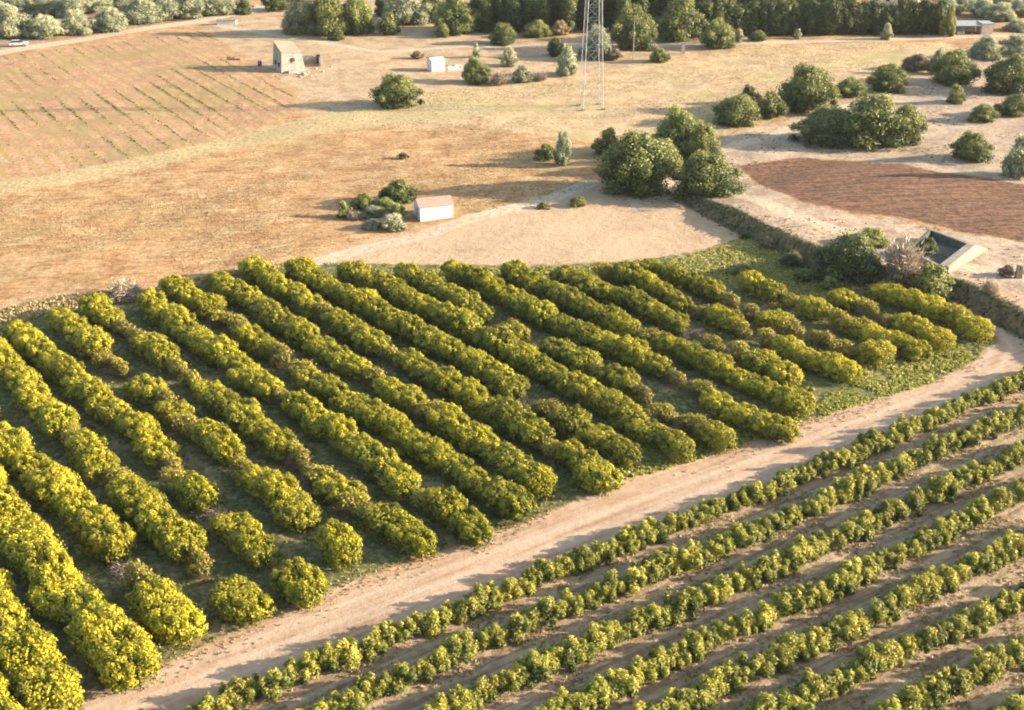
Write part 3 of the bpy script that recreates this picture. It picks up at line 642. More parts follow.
LST = [
 ('broadleaf_tree', 'large bushy dark green tree, front left of the central cluster', 636, 200, 74, 64, 'broad', .42, 0),
 ('broadleaf_tree', 'round bushy green tree, front right of the central cluster', 706, 202, 66, 47, 'broad', .5, 0),
 ('broadleaf_tree', 'tall green tree at the back of the central cluster', 678, 163, 58, 50, 'broad', .55, 0),
 ('broadleaf_tree', 'yellowish tree in the gap between front and back of the central cluster', 702, 170, 38, 44, 'broad', .7, 0),
 ('broadleaf_tree', 'middle green tree between the large front tree and the back tree', 660, 178, 44, 38, 'broad', .6, 0),
 ('shrub', 'small pale green shrub at the left foot of the central tree cluster', 607, 158, 27, 27, 'broad', .4, .1),
 ('shrub', 'upright grey green shrub standing alone left of the central tree cluster', 563, 167, 19, 31, 'olive', .3, 0),
 ('shrub', 'low dark shrub leaning against the upright grey green one', 546, 162, 22, 17, 'broad', .25, .1),
 ('broadleaf_tree', 'low yellowish tree beside the lane, right of the central cluster', 737, 130, 48, 32, 'broad', .65, 0),
 ('shrub', 'dark brownish shrub behind the yellowish tree by the lane', 749, 106, 22, 18, 'broad', .1, .35),
 ('shrub', 'green shrub between the yellowish tree and the big round tree', 770, 121, 30, 27, 'broad', .45, .1),
 ('broadleaf_tree', 'big round dark green tree above the lane at upper right', 806, 118, 58, 48, 'broad', .45, 0),
 ('shrub', 'flat green shrub right of the big round tree', 850, 100, 34, 20, 'broad', .45, .1),
 ('broadleaf_tree', 'small rounded tree at the end of the yellow stubble field', 886, 95, 40, 28, 'broad', .5, 0),
 ('broadleaf_tree', 'dark left part tree of the wide thicket above the ploughed field', 826, 150, 66, 38, 'broad', .25, 0),
 ('broadleaf_tree', 'tallest middle tree of the wide thicket above the ploughed field', 868, 154, 76, 54, 'broad', .48, 0),
 ('broadleaf_tree', 'right end tree of the wide thicket above the ploughed field', 903, 148, 42, 40, 'broad', .58, 0),
 ('broadleaf_tree', 'green tree with a bright right side near the top right corner', 952, 89, 46, 34, 'broad', .5, 0),
 ('broadleaf_tree', 'small upright grey green tree left of the bright sided tree', 937, 77, 20, 24, 'olive', .2, 0),
 ('shrub', 'reddish brown dry shrub beside the stubble field corner', 916, 74, 30, 18, 'dry', .4, .3),
 ('shrub', 'small bright green shrub on the pale ground at upper right', 955, 105, 18, 18, 'broad', .8, 0),
 ('broadleaf_tree', 'broad dark green tree cut by the right edge of the view', 1007, 99, 52, 42, 'broad', .42, 0),
 ('olive_tree', 'grey green olive tree behind the broad tree at the right edge', 985, 63, 32, 24, 'olive', .45, 0),
 ('olive_tree', 'grey green olive tree at the right edge just below the road', 1015, 58, 32, 20, 'olive', .4, 0),
 ('shrub', 'low green shrub on the pale ground near the right edge', 982, 124, 30, 18, 'broad', .6, 0),
 ('shrub', 'wide green shrub touching the right edge under the broad tree', 1014, 119, 36, 22, 'broad', .55, 0),
 ('shrub', 'rounded green shrub above the ploughed field near the right edge', 970, 164, 38, 30, 'broad', .5, 0),
 ('olive_tree', 'slender grey green tree at the right edge above the ploughed field', 1016, 180, 28, 40, 'olive', .55, 0),
 ('broadleaf_tree', 'lone round green tree in the open dry field left of the pylon', 397, 112, 48, 34, 'broad', .55, 0),
 ('broadleaf_tree', 'small yellowish tree beside the white hut', 475, 86, 28, 26, 'broad', .6, .05),
 ('dry_shrub', 'pinkish dry shrub right of the small tree near the hut', 500, 88, 26, 18, 'dryb', .5, 0),
 ('shrub', 'grey green shrub between dry shrubs on the stubble edge', 522, 84, 22, 16, 'olive', .3, .1),
 ('dry_shrub', 'brown dry shrub on the stubble edge left of the pylon', 541, 83, 20, 12, 'dryb', .4, 0),
 ('broadleaf_tree', 'slim pale green tree standing left of the pylon', 567, 78, 22, 28, 'olive', .6, 0),
 ('shrub', 'dark bush just behind the slim pale tree', 556, 58, 20, 18, 'broad', .2, 0),
 ('broadleaf_tree', 'rounded grey green tree in the farmyard, left of the bright shrub', 503, 48, 28, 22, 'broad', .45, 0),
 ('broadleaf_tree', 'small tree behind the rounded farmyard tree', 492, 32, 22, 20, 'broad', .55, 0),
 ('shrub', 'bright lime green spiky shrub in front of the dark wood', 537, 40, 28, 18, 'broad', .95, 0),
 ('dry_shrub', 'pale cream shrub beside the bright lime shrub', 560, 37, 18, 14, 'straw', .9, .2),
 ('broadleaf_tree', 'pale olive green tree right behind the pylon', 596, 62, 32, 32, 'olive', .4, 0),
 ('shrub', 'low dull shrub at the foot of the tree behind the pylon', 612, 62, 22, 12, 'dry', .3, .2),
 ('broadleaf_tree', 'tall yellow green tree right of the pylon', 632, 54, 44, 44, 'broad', .65, 0),
 ('broadleaf_tree', 'tall yellow green tree, second to the right of the pylon', 679, 46, 48, 42, 'broad', .7, 0),
 ('broadleaf_tree', 'leaning yellow green tree at the left end of the dark hedge', 717, 52, 34, 30, 'broad', .68, 0),
 ('shrub', 'small grey shrub beside the leaning tree by the hedge', 739, 44, 10, 13, 'olive', .7, 0),
 ('shrub', 'low round shrub on the near side of the road under the hedge', 758, 43, 18, 11, 'broad', .5, 0),
 ('shrub', 'olive coloured shrub at the upper edge of the stubble field', 659, 64, 20, 14, 'broad', .6, .1),
 ('shrub', 'tiny pale shrub on the road edge below the long hedge', 797, 40, 9, 10, 'olive', .7, 0),
 ('shrub', 'pale roadside shrub near the right end of the long hedge', 886, 41, 12, 15, 'olive', .8, 0),
 ('olive_tree', 'pale spreading olive tree just above the stone house', 301, 38, 36, 40, 'olive', .5, .1),
 ('broadleaf_tree', 'yellow green leafy tree right of the pale spreading olive', 330, 40, 42, 44, 'broad', .72, 0),
 ('broadleaf_tree', 'yellow green tree, third in the clump behind the stone house', 357, 38, 36, 42, 'broad', .75, 0),
 ('shrub', 'dark green shrub at the foot of the clump behind the house', 337, 42, 16, 13, 'broad', .2, 0),
 ('shrub', 'leafy shrub at the foot of the top centre trees', 389, 37, 22, 22, 'broad', .55, 0),
 ('broadleaf_tree', 'wide pale green tree at the top between two tree clumps', 405, 30, 46, 36, 'olive', .6, 0),
 ('broadleaf_tree', 'dark tree at the top edge left of the wide pale tree', 386, 20, 26, 28, 'dark', .6, 0),
 ('broadleaf_tree', 'yellow green tree at the top edge over the white hut', 455, 38, 46, 38, 'broad', .68, 0),
 ('shrub', 'small bright shrub at the foot of the tree over the hut', 443, 39, 15, 14, 'broad', .7, 0),
 ('broadleaf_tree', 'dark crown at the top edge between wide pale and yellow green trees', 432, 25, 28, 28, 'dark', .7, 0),
 ('shrub', 'small dry yellow bush on the bare ground above the white hut', 417, 60, 13, 8, 'straw', .3, .3),
 ('shrub', 'thin pale bush above the small tree by the hut', 476, 58, 8, 14, 'olive', .5, 0),
 ('shrub', 'pale yellow bush below the rounded farmyard tree', 509, 68, 18, 18, 'olive', .8, .3),
 ('shrub', 'dark shrub near the middle of the top left vineyard edge', 245, 16, 18, 16, 'dark', .9, 0),
 ('broadleaf_tree', 'dark tree at the top edge left of the stone house trees', 276, 14, 26, 24, 'dark', .8, 0),
 ('shrub', 'small dark bush alone in the middle of the dry field', 403, 160, 11, 7, 'broad', .1, .3),
 ('shrub', 'low dry shrub beside the lane left of the tree cluster', 578, 208, 20, 11, 'broad', .4, .45),
 ('shrub', 'smaller dry shrub further left beside the same lane', 543, 210, 14, 8, 'broad', .5, .45),
 ('shrub', 'dark green shrub behind the white shed', 399, 206, 34, 26, 'broad', .3, 0),
 ('shrub', 'small bright green shrub at the left end of the shed garden', 344, 219, 15, 16, 'broad', .6, 0),
 ('shrub', 'yellowish shrub in the back of the shed garden', 364, 211, 25, 17, 'broad', .65, 0),
 ('shrub', 'flat green shrub in the middle of the shed garden', 385, 212, 25, 13, 'broad', .5, 0),
 ('shrub', 'yellow green shrub against the left wall of the shed', 397, 221, 19, 17, 'broad', .85, 0),
 ('shrub', 'pale round shrub at the front of the shed garden', 393, 233, 28, 18, 'olive', .75, 0),
 ('dry_shrub', 'pinkish dry heap of brush at the front of the shed garden', 355, 222, 24, 12, 'dryb', .6, 0),
 ('shrub', 'bluish grey shrub in the centre of the shed garden', 373, 219, 25, 12, 'olive', .25, 0),
 ('shrub', 'low grey shrub along the front of the shed garden', 372, 230, 21, 9, 'olive', .5, .2),
 ('bare_shrub', 'pale leafless shrub at the upper left edge of the orchard', 125, 303, 46, 28, 'dryb', .9, 0),
 ('broadleaf_tree', 'dark tree on the bank left of the dry bush', 848, 284, 66, 50, 'broad', .15, .1),
 ('shrub', 'bright yellow green shrub behind the dark tree on the bank', 872, 247, 36, 17, 'broad', .95, .1),
 ('dry_shrub', 'large pale dry bush beside the concrete basin', 899, 279, 56, 46, 'dryb', .9, 0),
 ('dry_shrub', 'brown dry bush below the large pale dry bush', 888, 292, 40, 18, 'dryb', .2, 0),
 ('shrub', 'fresh yellow green shrub in front of the concrete basin', 930, 301, 44, 36, 'broad', .8, 0),
 ('shrub', 'green bush growing inside the concrete basin', 926, 258, 22, 20, 'dark', .6, 0),
 ('shrub', 'dull dry bush beside the stone pillar at the right edge', 1006, 278, 18, 12, 'dry', .1, .2),
 ('dry_shrub', 'pale dry grass bush right of the road bend', 988, 296, 24, 20, 'dryb', .9, 0),
 ('shrub', 'green shrub on the bank, first right of the tree cluster', 745, 240, 12, 8, 'broad', .3, .3),
 ('shrub', 'dry topped shrub half way down the bank', 768, 250, 20, 12, 'dry', .2, .3),
 ('shrub', 'dark shrub low on the bank left of the dark tree', 792, 268, 26, 16, 'broad', .15, .1),
 ('shrub', 'yellowish shrub at the foot of the bank below the dark tree', 830, 292, 22, 14, 'broad', .6, .2),
 ('shrub', 'green shrub at the foot of the bank near the orchard corner', 806, 283, 24, 14, 'broad', .35, .1),
 ('shrub', 'yellowish bush alone between orchard and bank', 742, 276, 26, 13, 'broad', .8, .2),
]
for a in LST: grow(*a)

# olive grove beyond the road, top left: front row, then the rows behind it
rows_ol = [[(12, 42, 36, 28), (46, 42, 30, 20), (76, 38, 30, 20), (112, 34, 32, 20), (143, 27, 36, 22), (168, 23, 28, 19), (190, 22, 34, 21), (221, 18, 26, 20)],
           [(-10, 24, 34, 22), (20, 18, 32, 20), (50, 19, 30, 18), (72, 20, 28, 18), (96, 15, 30, 18), (120, 12, 28, 16), (150, 10, 30, 16), (178, 7, 28, 14), (205, 4, 26, 14)],
           [(5, 3, 30, 14), (34, 2, 28, 14), (62, 3, 28, 14), (90, 0, 28, 14), (118, -3, 28, 14)]]
for ri, rw in enumerate(rows_ol):
    for i, (px, py, w, h) in enumerate(rw):
        where = ['front row of the top left grove', 'second row of the top left grove', 'back row of the top left grove'][ri]
        grow('olive_tree', f'pale olive tree, {ORD[i]} from the left, {where}', px, py, w * rng.uniform(1.1, 1.3), h * 1.15, 'olive', rng.uniform(.5, .8), .02, group='olive trees in the top left grove')
olr = [(946, 18, 22, 14), (962, 13, 22, 13), (983, 20, 24, 15), (1000, 24, 24, 15), (1019, 20, 22, 15), (972, 5, 22, 12), (1004, 9, 24, 12), (1024, 5, 22, 12), (990, -2, 22, 10), (1016, 34, 20, 10)]
for i, (px, py, w, h) in enumerate(sorted(olr)):
    grow('olive_tree', f'pale olive tree, {ORD[i]} from the left in the top right grove', px, py, w * 1.25, h * 1.2, 'olive', rng.uniform(.5, .8), 0, group='olive trees in the top right grove')

# long dark hedge of tall trees along the road, and the dark wood behind the pylon
def hedge_proto():
    r = 1.9; lo = [(rng.uniform(-.9, .9), rng.uniform(-.7, .7), z, rng.uniform(.8, 1.15), rng.uniform(.8, 1.1), rng.uniform(1.2, 1.7)) for z in np.linspace(1.0, 6.4, 13)]
    lo.append((0, 0, 3.6, 1.2, 1.2, 3.6)); return crown_mesh('hedge_crown', M['dark'], lo, 3400, .27, core=.85, spread=.6, depth=.25)
HP = [hedge_proto() for _ in range(4)]; HT = trunk_mesh('hedge_trunk', M['bark'], 1.2, .16, .8)
nh = 27
for i in range(nh):
    px = 699 + (938 - 699) * i / (nh - 1); py = 37.5 - 2.0 * i / (nh - 1)
    x, y, z = at(px, py - 1); hh = rng.uniform(.98, 1.16)
    place_tree('hedge_tree', f'tall dark tree of the long roadside hedge, {ORD[i]} from the left', 'tree', (x, y + 1.2, z), HP[i % 4], HT, sc=(1.35, 1.25, hh), yel=rng.uniform(.2, .5), dry=0, group='dark trees of the long roadside hedge')
grow('broadleaf_tree', 'yellowish tree closing the right end of the long hedge', 947, 38, 16, 28, 'broad', .8, .3)
nw = 17
for i in range(nw):
    px = 476 + 9.2 * i; x, y, z = at(px, 30 + 2.5 * math.sin(i * 2.1))
    place_tree('hedge_tree', f'dark tree of the wood behind the pylon, {ORD[i]} from the left', 'tree', (x, y, z), HP[i % 4], HT, sc=(1.4, 1.5, rng.uniform(1.1, 1.45)), yel=rng.uniform(.2, .9), dry=0, group='dark trees of the wood behind the pylon')
for i in range(9):
    px = 630 + 11 * i; x, y, z = at(px, 24 + 2 * math.sin(i * 1.7))
    place_tree('hedge_tree', f'dark tree, {ORD[i]} from the left behind the two tall yellow green trees', 'tree', (x, y, z), HP[(i + 1) % 4], HT, sc=(1.5, 1.4, rng.uniform(1.1, 1.3)), yel=rng.uniform(.2, .7), dry=0, group='dark trees behind the yellow green trees')
for i in range(19):
    px = 500 + 20 * i
    grow('broadleaf_tree', f'olive green treetop behind the dark trees, {ORD[i]} from left along top edge', px, 11 + 4 * math.sin(i * 1.9), 34, 30, 'broad', rng.uniform(.5, .85), .1, group='treetops along the top edge') if px < 860 else None
# ------------------------------------------------------------------ built things
M['steel'] = simple_mat('galvanised_steel', (.34, .35, .36), (.26, .27, .28), 3, .5, .5, .1, .3)
M['white_wall'] = simple_mat('whitewash', (.55, .54, .52), (.42, .40, .38), 1.6, .9, .2, .3)
M['pink_roof'] = simple_mat('faded_pink_roof', (.40, .17, .13), (.48, .25, .20), 2.2, .85, .2, .4)
M['stone'] = simple_mat('pale_stone', (.36, .32, .27), (.20, .18, .15), 1.4, .95, .1, .9, bd=.12)
M['rubble'] = simple_mat('rubble_stone', (.42, .36, .30), (.26, .22, .19), 2.0, .95, .1, .9, bd=.1)
M['tile'] = simple_mat('old_roof_tile', (.34, .24, .18), (.24, .18, .13), 2.5, .9, .1, .6, bd=.06)
M['dark_open'] = simple_mat('opening_shade', (.06, .05, .045), (.04, .035, .03), 4)  # near-black colour painting the shade inside openings
M['concrete'] = simple_mat('weathered_concrete', (.25, .215, .165), (.17, .15, .115), 1.0, .92, .15, .6, bd=.05)
M['concrete_shade'] = simple_mat('shaded_concrete', (.12, .12, .10), (.06, .065, .05), 1.2, .95, .1, .6, bd=.05)  # darker copy of the concrete, the basin's inner shade put into the colour
M['cream'] = simple_mat('cream_render', (.66, .56, .40), (.58, .48, .34), 1.0)
M['grey_roof'] = simple_mat('grey_sheet', (.30, .30, .31), (.22, .22, .23), 1.2, .6, .3)
M['pink_wall'] = simple_mat('pinkish_block_wall', (.55, .42, .36), (.44, .33, .28), 1.5)
M['glass'] = simple_mat('dark_glass', (.02, .025, .03), (.03, .035, .04), 2, .12, .6, 0)
M['paint'] = simple_mat('silver_car_paint', (.55, .54, .55), (.50, .49, .50), 2, .3, .6, 0, .3)
M['rubber'] = simple_mat('tyre_rubber', (.025, .025, .025), (.035, .033, .03), 6)
M['lamp'] = simple_mat('lamp_glass', (.75, .75, .72), (.7, .7, .68), 4, .15, .6, 0)
M['red'] = simple_mat('red_lens', (.35, .02, .02), (.3, .02, .02), 4, .2, .5, 0)
M['blue'] = simple_mat('blue_plastic', (.05, .09, .22), (.04, .07, .18), 4, .5)
M['brick'] = simple_mat('reddish_brick', (.42, .24, .17), (.30, .17, .12), 3, .95, .1, .6)
M['wood'] = simple_mat('weathered_pole', (.30, .24, .18), (.22, .17, .13), 4)

# pylon
x, y, z = at(591, 107.5)
pyl = empty('pylon', (x, y, z), R(9)); tag(pyl, 'tall galvanised lattice pylon rising out of the top of the view', 'pylon')
HB, HT_ = 4.3 / 2, 33.0
def hw(h): return 2.15 - (2.15 - 1.05) * min(h / HT_, 1)
for sx, sy in ((-1, -1), (1, -1), (1, 1), (-1, 1)):
    MB().tube((sx * hw(0), sy * hw(0), -.2), (sx * hw(HT_), sy * hw(HT_), HT_), .07, .055, 5).build('leg', M['steel'], pyl)
    MB().box(sx * hw(0) - .35, sx * hw(0) + .35, sy * hw(0) - .35, sy * hw(0) + .35, -.3, .3).build('footing', M['concrete'], pyl)
levels = [0, 4.6, 8.6, 12.2, 15.4, 18.2, 20.8, 23.2, 25.4, 27.4, 29.4, 31.2, 33.0]
for fi_, (c0, c1) in enumerate((((-1, -1), (1, -1)), ((1, -1), (1, 1)), ((1, 1), (-1, 1)), ((-1, 1), (-1, -1)))):
    m = MB()
    for a, b in zip(levels[:-1], levels[1:]):
        p = lambda c, h: (c[0] * hw(h), c[1] * hw(h), h)
        m.tube(p(c0, a), p(c1, b), .027, n=4).tube(p(c1, a), p(c0, b), .027, n=4).tube(p(c0, b), p(c1, b), .03, n=4)
    m.build('lattice', M['steel'], pyl)
for h, l in ((26, 3.6), (29.4, 4.4), (33, 3.4)):
    for s in (-1, 1):
        m = MB(); tip = (s * (hw(h) + l), 0, h + .1)
        for sy in (-1, 1):
            m.tube((s * hw(h), sy * hw(h), h), tip, .06, n=4).tube((s * hw(h + 1), sy * hw(h + 1) * .6, min(h + 1.4, 34.2)), tip, .05, n=4)
        ca = m.build('crossarm', M['steel'], pyl)
        MB().tube((tip[0], 0, h), (tip[0], 0, h - 1.5), .09, n=6).build('insulator', M['glass'], ca)
MB().tube((0, 0, 33), (0, 0, 36.5), .12, .04, 6).tube((hw(33), hw(33), 33), (0, 0, 36), .06, n=4).tube((-hw(33), -hw(33), 33), (0, 0, 36), .06, n=4).tube((-hw(33), hw(33), 33), (0, 0, 36), .06, n=4).tube((hw(33), -hw(33), 33), (0, 0, 36), .06, n=4).build('peak', M['steel'], pyl)

# thin wooden utility pole right of the pylon
x, y, z = at(633, 60)
pl = empty('utility_pole', (x, y, z)); tag(pl, 'thin wooden utility pole beside the tall yellow green tree', 'pole')
MB().tube((0, 0, -.3), (0, 0, 10.5), .11, .08, 8).build('pole', M['wood'], pl)
MB().box(-.8, .8, -.05, .05, 9.6, 9.75).build('crossarm', M['wood'], pl)
for s in (-.7, .7): MB().tube((s, 0, 9.75), (s, 0, 9.98), .06, .045, 6).build('insulator', M['lamp'], pl)

def gable_house(name, label, cat, loc, rz, L, W, H, rise, wall, roof, over=.25, thick=.12):
    """front wall along +x at y=0, ridge along x"""
    o = empty(name, loc, rz); tag(o, label, cat)
    m = MB(); m.add([(0, 0, -.3), (L, 0, -.3), (L, W, -.3), (0, W, -.3), (0, 0, H), (L, 0, H), (L, W, H), (0, W, H), (0, W / 2, H + rise), (L, W / 2, H + rise)],
                    [(0, 1, 5, 4), (1, 2, 6, 9, 5), (2, 3, 7, 6), (3, 0, 4, 8, 7), (4, 5, 9, 8), (6, 7, 8, 9)])
    m.build('wall', wall, o)
    sl = rise / (W / 2); r = MB(); e = over
    prof = [(-e, H - e * sl + .03), (W / 2, H + rise + .03), (W + e, H - e * sl + .03), (W + e, H - e * sl + .03 + thick), (W / 2, H + rise + .03 + thick * 1.1), (-e, H - e * sl + .03 + thick)]
    n = 6; vs = [(-e, a, b) for a, b in prof] + [(L + e, a, b) for a, b in prof]
    r.add(vs, [(0, 1, 4, 5), (1, 2, 3, 4), (11, 10, 7, 6), (10, 9, 8, 7)] + [(i, i + 6, (i + 1) % 6 + 6, (i + 1) % 6) for i in range(6)])
    rf = r.build('roof', roof, o); return o, rf
# white shed
x, y, z = at(420.5, 222)
sh, rf = gable_house('shed', 'small white shed with a faded pink roof beside the lane', 'shed', (x, y, z), R(19), 5.4, 3.9, 2.35, .75, M['white_wall'], M['pink_roof'], .15, .1)
m = MB()
for k in range(11): m.tube((.2 + k * .5, -.14, 2.32), (.2 + k * .5, 1.95, 3.23), .03, n=4)
m.build('roof_ribs', M['pink_roof'], rf)
dr = MB().box(-.05, .01, 1.4, 2.4, -.1, 1.95).build('door', M['steel'], sh)
MB().box(-.09, -.05, 1.5, 1.6, .9, 1.05).build('handle', M['rubber'], dr)

# stone farmhouse ruin at top left
x, y, z = at(282, 73)
ho = empty('stone_house', (x, y, z), R(27)); tag(ho, 'old pale stone farmhouse with a sloping roof in the farmyard', 'house')
L, W, H1, H2 = 5.6, 6.4, 4.5, 6.2
ho_w = MB().add([(-.25, -.25, -.4), (L + .25, -.25, -.4), (L + .25, W + .2, -.4), (-.25, W + .2, -.4), (.35, .35, H1), (L - .6, .35, H1 - .4), (L - .8, W - .4, H2 - .6), (.35, W - .4, H2)],
         [(0, 1, 5, 4), (1, 2, 6, 5), (2, 3, 7, 6), (3, 0, 4, 7), (4, 5, 6, 7), (0, 3, 2, 1)]).build('wall', M['stone'], ho)
MB().add([(.25, .22, H1 + .02), (L - .45, .22, H1 - .38), (L - .65, W - .3, H2 - .58), (.25, W - .3, H2 + .03), (.25, .22, H1 + .18), (L - .45, .22, H1 - .22), (L - .65, W - .3, H2 - .42), (.25, W - .3, H2 + .2)],
         [(0, 3, 2, 1), (4, 5, 6, 7), (0, 1, 5, 4), (1, 2, 6, 5), (2, 3, 7, 6), (3, 0, 4, 7)]).build('roof', M['tile'], ho)
wn = MB().box(2.6, 3.25, -.12, .25, 2.4, 3.2).build('window', M['dark_open'], ho)
MB().box(2.45, 3.4, -.22, .25, 2.24, 2.38).build('sill', M['stone'], wn)
MB().box(1.0, 3.9, -1.7, -.27, -.3, .55, .25).build('step', M['stone'], ho)
for k in (1.2, 3.9): MB().box(-.2, .25, k, k + .8, 1.2, 2.1).build('window', M['dark_open'], ho)

def stone_wall(mb, a, b, th, h0, h1, n=8):
    a = Vector((*a, 0)); b = Vector((*b, 0)); d = (b - a) / n; pr = Vector((-d.y, d.x, 0)).normalized() * th / 2
    for i in range(n):
        p = a + d * i; q = p + d * 1.002; h = h0 + (h1 - h0) * i / n + rng.uniform(-.18, .18)
        vs = [p - pr, q - pr, q + pr, p + pr]; e = .04 * rng.normal()
        mb.add([(v.x, v.y, -.3) for v in vs] + [(v.x + e, v.y + e, h + .05 * rng.normal()) for v in vs], [(0, 3, 2, 1), (4, 5, 6, 7), (0, 1, 5, 4), (1, 2, 6, 5), (2, 3, 7, 6), (3, 0, 4, 7)])
x, y, z = at(312, 66)
ru = empty('stone_ruin', (x, y, z), R(6)); tag(ru, 'roofless low stone ruin with a dark doorway right of the stone farmhouse', 'ruin')
m = MB(); stone_wall(m, (-2.6, 3.5), (1.7, 3.5), .5, 1.9, 1.6); stone_wall(m, (1.9, 3.6), (2.0, -1.0), .5, 1.7, 1.0); stone_wall(m, (-2.8, 3.4), (-2.7, -.3), .5, 1.6, .7)
m.build('wall', M['stone'], ru)
df = MB().box(1.0, 1.9, 2.6, 2.75, -.1, 2.1).build('door', M['dark_open'], ru)  # dark panel across the doorway, painted shade in place of a hole
MB().box(.86, .99, 2.55, 2.8, -.1, 2.3).box(1.91, 2.05, 2.55, 2.8, -.1, 2.3).box(.86, 2.05, 2.55, 2.8, 2.301, 2.45).build('frame', M['stone'], df)
# rocks in front
def rock(label, px, py, s, name='rock', mat='rubble'):
    x, y, z = at(px, py); iv, fi = ico(); V = iv * (1 + .22 * rng.normal(size=(len(iv), 1))) * np.array([s, s * rng.uniform(.6, 1), s * rng.uniform(.45, .7)])
    o = link_mesh(name, mesh_np(name, V, fi, M[mat]), None, (x, y, z + s * .15), rng.uniform(0, 6)); tag(o, label, 'rock', 'rocks below the stone farmhouse' if mat == 'rubble' else None); return o
for i, (px, py, s) in enumerate([(297, 74, .45), (300, 77, .6), (304, 75, .75), (308, 73, .5), (311, 76, .4), (316, 69, .5), (323, 72, .45), (331, 67, .4)]):
    rock(f'grey rock below the stone farmhouse, {ORD[i]} from the left', px, py, s)
# long low walls, brick stub, barrel
x, y, z = at(240, 60); bw = MB(); stone_wall(bw, (-3.2, 0), (0, -.2), .4, .8, .6, 6); stone_wall(bw, (0, -.2), (3.0, 1.2), .4, .5, .4, 6)
tag(bw.build('low_wall', M['brick'], None, loc=(x, y, z)), 'low reddish brick wall remnant left of the stone farmhouse', 'wall')
x, y, z = at(260, 66); br = empty('barrel', (x, y, z)); tag(br, 'dark blue plastic barrel in the shade of the stone farmhouse', 'barrel')
MB().tube((0, 0, -.05), (0, 0, .3), .42, .5, 12).tube((0, 0, .3), (0, 0, .85), .5, .5, 12).tube((0, 0, .85), (0, 0, 1.15), .5, .42, 12).build('body', M['blue'], br)
MB().tube((0, 0, 1.15), (0, 0, 1.2), .44, .44, 12).build('lid', M['blue'], br)
x, y, z = at(217, 25); wb = empty('water_trough', (x, y, z), R(4)); tag(wb, 'low white block tank beside the bend of the top left road', 'tank')
MB().box(0, 5.2, 0, 2.2, -.2, 1.1, .05).build('wall', M['white_wall'], wb); MB().box(-.12, 5.32, -.12, 2.32, 1.102, 1.25).build('cover', M['concrete'], wb)

# white hut
x, y, z = at(432, 72)
hu, rf2 = gable_house('hut', 'small white hut with low walls beside a yellowish tree', 'hut', (x, y, z), R(26), 3.3, 3.0, 2.5, .45, M['white_wall'], M['white_wall'], .08, .08)
MB().box(1.2, 2.0, -.03, .02, -.1, 1.9).build('door', M['pink_wall'], hu)
x, y, z = at(448, 71); lw = MB(); stone_wall(lw, (0, .5), (5.4, 1.8), .4, 1.0, 1.2, 7)
tag(lw.build('low_wall', M['white_wall'], None, loc=(x, y, z)), 'broken white garden wall running right from the white hut', 'wall')
x, y, z = at(683, 54); pp = empty('stone_post', (x, y, z)); tag(pp, 'pale pinkish post under the second tall yellow green tree', 'post')
MB().box(-.45, .45, -.3, .3, -.2, 2.6, .05).build('post', M['pink_wall'], pp); MB().box(-.55, .55, -.4, .4, 2.602, 2.75).build('cap', M['concrete'], pp)

# open outbuilding by the road, top right
x, y, z = at(952, 34.5)
ob = empty('outbuilding', (x, y, z), R(2)); tag(ob, 'low grey open fronted outbuilding with a pinkish block end', 'building')
MB().box(0, 7.6, 3.8, 4.0, -.3, 2.4).box(0, .2, .0, 3.798, -.3, 2.4).build('wall', M['pink_wall'], ob)
MB().add([(-.3, -.5, 2.25), (7.7, -.5, 2.25), (7.7, 4.3, 2.75), (-.3, 4.3, 2.75), (-.3, -.5, 2.37), (7.7, -.5, 2.37), (7.7, 4.3, 2.87), (-.3, 4.3, 2.87)],
         [(0, 3, 2, 1), (4, 5, 6, 7), (0, 1, 5, 4), (1, 2, 6, 5), (2, 3, 7, 6), (3, 0, 4, 7)]).build('roof', M['grey_roof'], ob)
for k in (.1, 2.6, 5.1): MB().box(k, k + .14, -.3, -.16, -.3, 2.25).build('post', M['wood'], ob)
MB().box(7.75, 10.8, -.2, 3.9, -.3, 2.7).build('block', M['pink_wall'], ob); MB().box(7.65, 10.95, -.35, 4.05, 2.702, 2.86).build('block_roof', M['grey_roof'], ob)
x, y, z = at(962, 35.5); tc = MB()
tc.box(-1.1, 1.1, -.6, .6, .1, .85, .12); tag(tc.build('crate', M['steel'], None, .03, loc=(x, y + 1.6, z)), 'pale metal crate standing under the open outbuilding roof', 'crate')

# farmhouse beyond the hedge
x, y, z = at(916, 17)
fh = empty('farmhouse', (x, y, z), R(-24)); tag(fh, 'pale farmhouse at the top edge behind the long hedge', 'house')
fw = MB().box(-14, 0, 0, 9, -.3, 6.2).build('wall', M['cream'], fh)
MB().add([(-14.4, -.4, 6.2), (.4, -.4, 6.2), (.4, 9.4, 6.2), (-14.4, 9.4, 6.2), (-11, 4.5, 8.2), (-3, 4.5, 8.2)], [(0, 1, 5, 4), (1, 2, 5), (2, 3, 4, 5), (3, 0, 4), (0, 3, 2, 1)]).build('roof', M['tile'], fh)
for k in (-12, -8.8, -5.6, -2.6):
    w_ = MB().box(k, k + 1.0, -.06, -.003, 3.9, 5.1).build('window', M['glass'], fh); MB().box(k - .1, k + 1.1, -.14, -.003, 3.75, 3.88).build('sill', M['concrete'], w_)
for k in (2, 5.6):
    w_ = MB().box(.003, .06, k, k + 1.0, 3.9, 5.1).build('window', M['glass'], fh); MB().box(.003, .14, k - .1, k + 1.1, 3.75, 3.88).build('sill', M['concrete'], w_)

